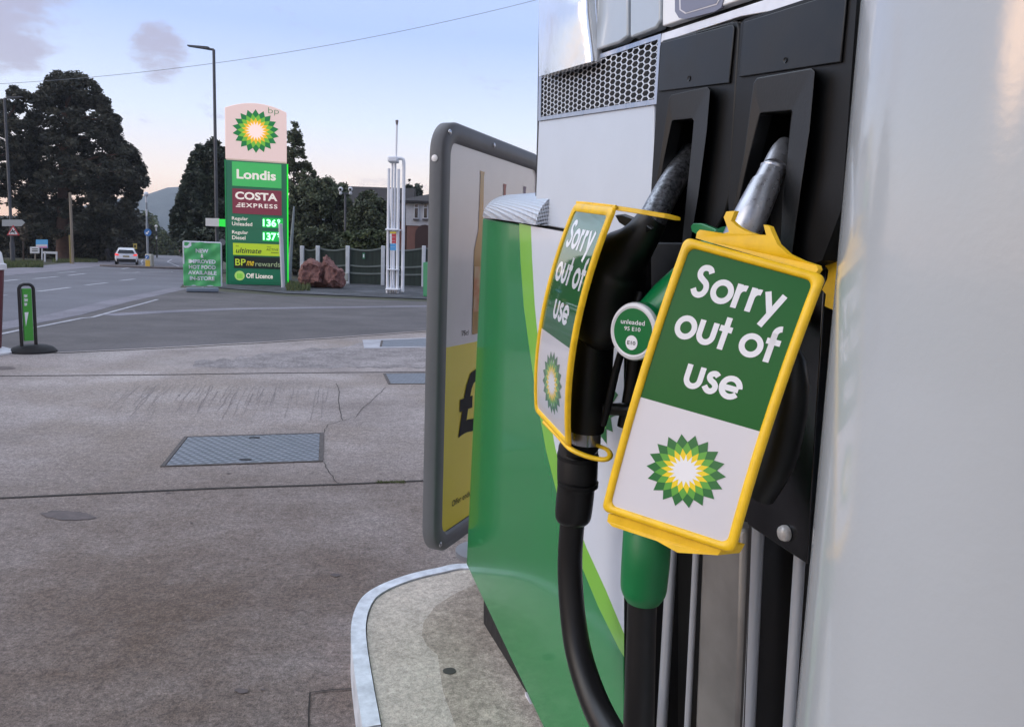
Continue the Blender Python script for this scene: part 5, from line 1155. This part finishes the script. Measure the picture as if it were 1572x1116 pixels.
def tree(label, Y, rows, base_px, mats, n_cl, n_leaf, cr_px, size, name='tree', trunk_hw=6, flat=.7, droop=0., depthk=.5, group='trees', bark=None, limbs=14, edge=0.):
    g0 = Vector((D(base_px, 390, Y).x, Y, 0)); t_ = thing(name, label, 'tree', g0, group)
    y0, y1 = rows[0][0], rows[-1][0]
    def ext(y):
        for a, c in zip(rows, rows[1:]):
            if a[0] <= y <= c[0]: k = (y - a[0]) / (c[0] - a[0]); return a[1] + (c[1] - a[1]) * k, a[2] + (c[2] - a[2]) * k
    ws = [(y0 + (y1 - y0) * (i + .5) / 40) for i in range(40)]; wt_ = [ext(y)[1] - ext(y)[0] for y in ws]
    b = MB(); ppx = pxsize(Vector((0, Y, H))); cs_l = []
    for _ in range(n_cl):
        y = R.choices(ws, wt_)[0] + R.uniform(-.5, .5) * (y1 - y0) / 40; xl, xr = ext(min(max(y, y0), y1)); w_ = xr - xl
        rp = min(cr_px * R.uniform(.55, 1.3), w_ * .5); f = R.random()
        if edge and R.random() < edge: f = R.choice((0, 1)) + R.uniform(-.02, .02)
        x = xl + rp * .75 + (w_ - 1.5 * rp) * f; rel = abs(f - .5) * 2; dd = R.uniform(-1, 1) * w_ * depthk * math.sqrt(max(.04, 1 - min(1, rel) ** 2)) * ppx
        c = D(x, y, Y); c.y += dd; c.x *= 1 + dd / Y; c.z = H + (c.z - H) * (1 + dd / Y) if False else c.z
        cs_l.append(c); leaves(b, c, rp * ppx, max(6, int(n_leaf * (rp / cr_px) ** 1.5)), size, flat, len(mats), droop)
    b.build('crown', mats, t_, smooth=None)
    b = MB(); tp = D((rows[0][1] + rows[0][2]) / 2, y0 + (y1 - y0) * .12, Y); mid = D(base_px, (y0 + y1) / 2, Y); 
    b.tube([g0 - V(0, 0, .1), g0 * .5 + mid * .5, mid, tp], [trunk_hw * ppx, trunk_hw * .8 * ppx, trunk_hw * .5 * ppx, .03], 10)
    for c in R.sample(cs_l, min(limbs, len(cs_l))):
        st_ = g0 + (mid - g0) * R.uniform(.6, 1) if c.z < mid.z * 1.1 else mid + (tp - mid) * max(0, min(.85, (c.z - mid.z) / max(.1, tp.z - mid.z) - .15))
        b.tube([st_, (st_ + c) / 2 + V(0, 0, .25), c], [trunk_hw * .22 * ppx, trunk_hw * .13 * ppx, .03], 6)
    b.build('trunk', bark or M('bark', '#4a3d36', .9, var=.3, scale=4, bump=.5, bscale=8), t_)
    return t_
mp_pine = leafmats('pine', '#24271f', '#32342a', '#464438'); mp_ley = leafmats('cypress', '#1b251d', '#263126', '#343e2f'); mp_br = leafmats('broadleaf', '#333a2c', '#465039', '#5b6046'); mp_sh = leafmats('shrub', '#2f3a26', '#455234', '#5e663f')
m_barkred = M('pine_bark', '#5b453c', .9, var=.3, scale=3, bump=.6, bscale=6)
tree('huge dark pine with uneven crown across the road', 62, [(117, 80, 126), (130, 66, 148), (150, 52, 164), (172, 46, 170), (188, 42, 188), (205, 45, 182), (225, 40, 203), (250, 36, 218), (270, 34, 232), (290, 32, 222), (320, 32, 208), (360, 34, 212)], 97, mp_pine, 520, 190, 12, .3, 'pine_tree', 11, .65, edge=.12, bark=m_barkred, limbs=30)
tree('sparse pine at the left edge with sky showing through', 60, [(130, 18, 50), (150, 10, 62), (170, -30, 40), (200, -70, 55), (240, -80, 48), (280, -80, 40), (320, -70, 40)], -25, mp_pine, 210, 150, 11, .3, 'pine_tree', 8, .6, edge=.1, bark=m_barkred)
tree('dense dark cypress behind the tall street lamp', 50, [(224, 300, 338), (245, 293, 358), (265, 285, 368), (285, 278, 375), (310, 270, 380), (335, 264, 385), (368, 262, 390)], 325, mp_ley, 520, 130, 6.5, .26, 'cypress_tree', 6, 1.7, depthk=.4, edge=.12)
tree('loose tall birch right of the totem sign', 46, [(188, 446, 457), (200, 441, 463), (225, 440, 467), (245, 436, 471), (258, 436, 480), (272, 436, 489), (290, 430, 484), (320, 430, 484)], 451, mp_br, 190, 46, 5.5, .2, 'birch_tree', 2.5, .9, edge=.2)
tree('weeping tree drooping behind the red boulders', 42, [(275, 474, 512), (281, 452, 530), (300, 438, 540), (330, 438, 545), (360, 436, 548), (390, 436, 545)], 486, mp_br, 400, 120, 8, .2, 'weeping_tree', 4, .8, droop=.9, depthk=.45)
tree('pointed dark green bush below the house roof', 40, [(298, 558, 574), (310, 544, 592), (326, 532, 604), (350, 526, 610), (380, 522, 612)], 565, mp_br, 300, 120, 8, .2, 'bush_tree', 3, .9)
# distant conifer tips above the house
for (x, label) in ((628, 'slim conifer tip rising above the white house gable'), (641, 'second slim conifer tip right beside the poster edge')):
    tree(label, 75, [(276 if x < 635 else 281, x - 1, x + 1), (290, x - 7, x + 7), (310, x - 10, x + 10), (330, x - 11, x + 11)], x, mp_ley, 45, 40, 6, .4, 'conifer_tree', 2, 1., limbs=3)
tree('thin bare sapling beside the grey street lamp', 56, [(345, 28, 44), (355, 26, 46), (368, 30, 42)], 35.5, leafmats('twig', '#4b4338', '#564c3f', '#5f5546'), 22, 26, 5, .22, 'sapling', 1.2, .9, limbs=12)
# road-side woods: dark shrubs and hedge masses
def hedge(label, Y, rows, mats, n_cl, n_leaf, cr, size, name='hedge'):
    b = MB(); ppx = pxsize(Vector((0, Y, H))); x0, x1 = rows[0][0], rows[-1][0]
    for _ in range(n_cl):
        x = R.uniform(x0, x1)
        for a, c in zip(rows, rows[1:]):
            if a[0] <= x <= c[0]: yt = a[1] + (c[1] - a[1]) * (x - a[0]) / (c[0] - a[0])
        rp = cr * R.uniform(.6, 1.2); y = R.uniform(yt + rp * .6, rows[0][2]); c = D(x, y, Y); c.y += R.uniform(-1, 1) * 1.0; c.z = max(.15, c.z)
        leaves(b, c, rp * ppx, int(n_leaf * (rp / cr) ** 1.5), size, .8, len(mats))
    o = b.build(name, mats, smooth=None); return tag(o, label, 'hedge', None)
hedge('tall shadowy hedge under the huge pine', 88, [(30, 330, 400), (60, 300, 400), (110, 318, 400), (160, 312, 400), (205, 318, 400), (225, 330, 400)], mp_pine, 420, 90, 12, .4)
hedge('dark hedge running behind the warning sign and the sale board', 66.5, [(-110, 322, 402), (-20, 330, 402), (40, 335, 402), (110, 338, 402), (170, 346, 402)], mp_pine, 480, 90, 12, .36)
hedge('sunken green roadside hedge beyond the crossing beacon', 130, [(222, 318, 394), (235, 338, 394), (250, 352, 394), (262, 362, 394), (275, 372, 394), (300, 374, 394)], mp_sh, 190, 80, 9, .5)
hedge('dark hedge bottom behind the hot food banner and cypress', 44, [(288, 360, 400), (300, 350, 400), (350, 355, 400), (440, 372, 408)], mp_ley, 260, 90, 10, .32)
hedge('clipped green hedge just above the dark fence', 37, [(533, 358, 408), (545, 353, 408), (575, 352, 408), (600, 354, 408)], mp_sh, 170, 100, 8, .22)
hedge('pale shrubby hedge behind fence beside the leaning pole', 38, [(440, 352, 412), (465, 346, 412), (500, 352, 412), (533, 365, 412)], mp_br, 180, 80, 8, .24)
# grass
def grass(px0, px1, y0, y1, n, name):
    b = MB()
    for _ in range(n):
        p = G(R.uniform(px0, px1), R.uniform(y0, y1), -.01); h_ = R.uniform(.08, .28); a = R.uniform(0, 6.28); d_ = V(math.cos(a) * .03, math.sin(a) * .03)
        b.add([p - d_, p + d_, p + V(R.uniform(-.08, .08), R.uniform(-.08, .08), h_)], [(0, 1, 2)], R.randint(0, 1))
    o = b.build(name, [M('grass_a', '#46522f', .8, var=.2), M('grass_b', '#5a6138', .8, var=.2)], smooth=None, kind='stuff')
grass(5, 66, 403, 411, 2600, 'grass'); grass(80, 150, 399, 403, 1500, 'grass'); grass(440, 475, 437, 447, 500, 'grass')
# tufts in the slab joint
b = MB()
for _ in range(160):
    p = G(R.uniform(578, 622), 740.5 + R.uniform(-1.5, 1.5), .003); b.add([p - V(.002, 0), p + V(.002, 0), p + V(R.uniform(-.012, .012), R.uniform(-.01, .01), R.uniform(.005, .018))], [(0, 1, 2)])
b.build('joint_weeds', M('weed_green', '#4f5a30', .8, var=.3), smooth=None, kind='stuff')

# --- air
m_haze = bpy.data.materials.new('air'); m_haze.use_nodes = True; t = m_haze.node_tree; t.nodes.remove(t.nodes['Principled BSDF'])
pv = t.nodes.new('ShaderNodeVolumePrincipled'); pv.inputs['Color'].default_value = (.78, .84, .95, 1); pv.inputs['Density'].default_value = .0003; pv.inputs['Anisotropy'].default_value = .2
t.links.new(pv.outputs[0], t.nodes['Material Output'].inputs['Volume'])
b = MB(); b.box((-150, 480, 39), (2000, 1320, 82)); b.build('haze', m_haze, kind='stuff', smooth=None)
# --- house
hY = 52.0; hx = lambda px: D(px, 380, hY).x; hz = lambda px, py: D(px, py, hY).z
hb = V(hx(640), hY, 0); house = thing('house', 'semi-detached house with dark roof, white upper walls and brick below', 'house', hb)
m_tile = M('roof_tiles', '#2a2628', .85, var=.2, scale=8, bump=.5, bscale=20, stretch=(1, 1, 4)); m_peb = M('pebbledash', '#b4b3b7', .9, var=.08, scale=6, bump=.3, bscale=60)
def brickmat():
    m = M('brick', '#6b3f37', .9); t = m.node_tree; br = t.nodes.new('ShaderNodeTexBrick'); tcn = t.nodes.new('ShaderNodeTexCoord'); mpn = t.nodes.new('ShaderNodeMapping'); mpn.inputs['Rotation'].default_value = (rad(90), 0, 0)
    br.inputs['Color1'].default_value = (*lin('#6d4038'), 1); br.inputs['Color2'].default_value = (*lin('#7d4c41'), 1); br.inputs['Mortar'].default_value = (*lin('#857a72'), 1); br.inputs['Scale'].default_value = 4
    t.links.new(tcn.outputs['Object'], mpn.inputs[0]); t.links.new(mpn.outputs[0], br.inputs[0]); t.links.new(br.outputs[0], t.nodes['Principled BSDF'].inputs['Base Color']); return m
m_brick = brickmat()
zE, zM = hz(640, 309), hz(640, 347); X0, X1 = hx(624), hx(780)
b = MB(); b.box(((X0 + X1) / 2, hY + 4, zM / 2), (X1 - X0, 8, zM)); b.build('brick_wall', m_brick, house, smooth=None)
b = MB(); b.box(((X0 + X1) / 2, hY + 4, (zE + zM) / 2 + .01), (X1 - X0 + .12, 8.1, zE - zM)); b.build('upper_wall', m_peb, house, smooth=None)
b = MB(); ov = .45; zR = hz(640, 278); ev = [V(X0 - ov, hY - ov, zE), V(X1 + ov, hY - ov, zE), V(X1 + ov, hY + 8 + ov, zE), V(X0 - ov, hY + 8 + ov, zE)]; r1, r2 = V(X0 + 3.2, hY + 4, zR), V(X1 - 3.2, hY + 4, zR)
ev2 = [p - V(0, 0, .16) for p in ev]
b.add(ev + [r1, r2], [(0, 1, 5, 4), (1, 2, 5), (2, 3, 4, 5), (3, 0, 4)]); b.add(ev + ev2, [(0, 1, 5, 4), (1, 2, 6, 5), (2, 3, 7, 6), (3, 0, 4, 7), (7, 6, 5, 4)]); b.build('roof', m_tile, house, smooth=None)
m_wf = M('window_white', '#c5c7cd', .4); m_wg = M('window_glass', '#1c2126', .12, coat=.4)
for px in (638.5, 652.5, 672, 700):
    c = V(hx(px), hY - .06, hz(px, 324.5)); w_, h_ = 7.5 * pxsize(c), 24 * pxsize(c)
    b = MB(); b.box(c, (w_, .14, h_)); o = b.build('window', m_wf, house, bevel=.02)
    b = MB(); b.box(c + V(0, -.075, -h_ * .12), (w_ * .62, .02, h_ * .6)); b.box(c + V(0, -.075, h_ * .34), (w_ * .62, .02, h_ * .18)); b.build('pane', m_wg, o)
    b = MB(); b.box(c + V(0, -.1, -h_ * .53), (w_ * 1.15, .2, .1)); b.build('sill', M('sill_dark', '#4b4648', .6), o)
b = MB(); c = V(hx(652), hY - .05, hz(652, 372)); w_, h_ = 1.3, 2.3; pts = [c + V(-w_ / 2, -.02, -h_ / 2), c + V(w_ / 2, -.02, -h_ / 2)] + [c + V(w_ / 2 * math.cos(a), -.02, h_ / 2 - .65 + w_ / 2 * math.sin(a)) for a in [i * math.pi / 8 for i in range(9)]]
b.prism(pts, [p + V(0, .1, 0) for p in pts]); b.build('porch_arch', M('porch_dark', '#3a2522', .7), house, smooth=None)
# neighbouring long roof
hY2 = 56.0; t2 = thing('house', 'house with a long dark tiled roof behind the vent pipes', 'house', V(D(575, 380, hY2).x, hY2, 0))
xa, xb = D(520, 380, hY2).x, D(622, 380, hY2).x; zr, ze = D(560, 287, hY2 + 3.5).z, D(560, 338, hY2).z
b = MB(); b.box(((xa + xb) / 2, hY2 + 3.5, ze / 2), (xb - xa, 7, ze)); b.build('wall', m_brick, t2, smooth=None)
b = MB(); gA = [V(xa - .2, hY2 - .4, ze), V(xa - .2, hY2 + 7.4, ze), V(xa - .2, hY2 + 3.5, zr)]; b.prism(gA, [p + V(xb - xa + .4, 0, 0) for p in gA]); b.build('roof', m_tile, t2, smooth=None)
# --- dark car behind fence
g0 = G(456, 425); b = MB(); s = pxsize(g0); c0 = g0 + V(.3, 1, 0)
t3 = thing('dark_car', 'dark car mostly hidden behind the fence and boulder', 'car', c0)
b = MB(); pr = [(-1.0, .2), (1.0, .2), (1.02, .75), (.85, .85), (.62, 1.25), (-.62, 1.25), (-.85, .85), (-1.02, .75)]; fr = [c0 + V(x, 0, z) for x, z in pr]; b.prism(fr, [p + V(0, 3.4, 0) for p in fr]); b.build('body', M('car_black_paint', '#191b20', .25, coat=.8), t3, bevel=.08)
b = MB(); fr = [c0 + V(x, -.015, z) for x, z in ((-.75, .88), (.75, .88), (.56, 1.2), (-.56, 1.2))]; b.prism(fr, [p + V(0, .1, 0) for p in fr]); b.build('window', m_glass, t3)
for sx3 in (-.85, .85):
    for yy3 in (.6, 2.7): b = MB(); b.lathe(c0 + V(sx3 - .1, yy3, .3), [(.24, 0), (.3, .03), (.3, .17), (.24, .2)], 18, 0, (V(0, 1, 0), V(0, 0, 1), V(1, 0, 0))); b.build('wheel', m_rubber, t3)
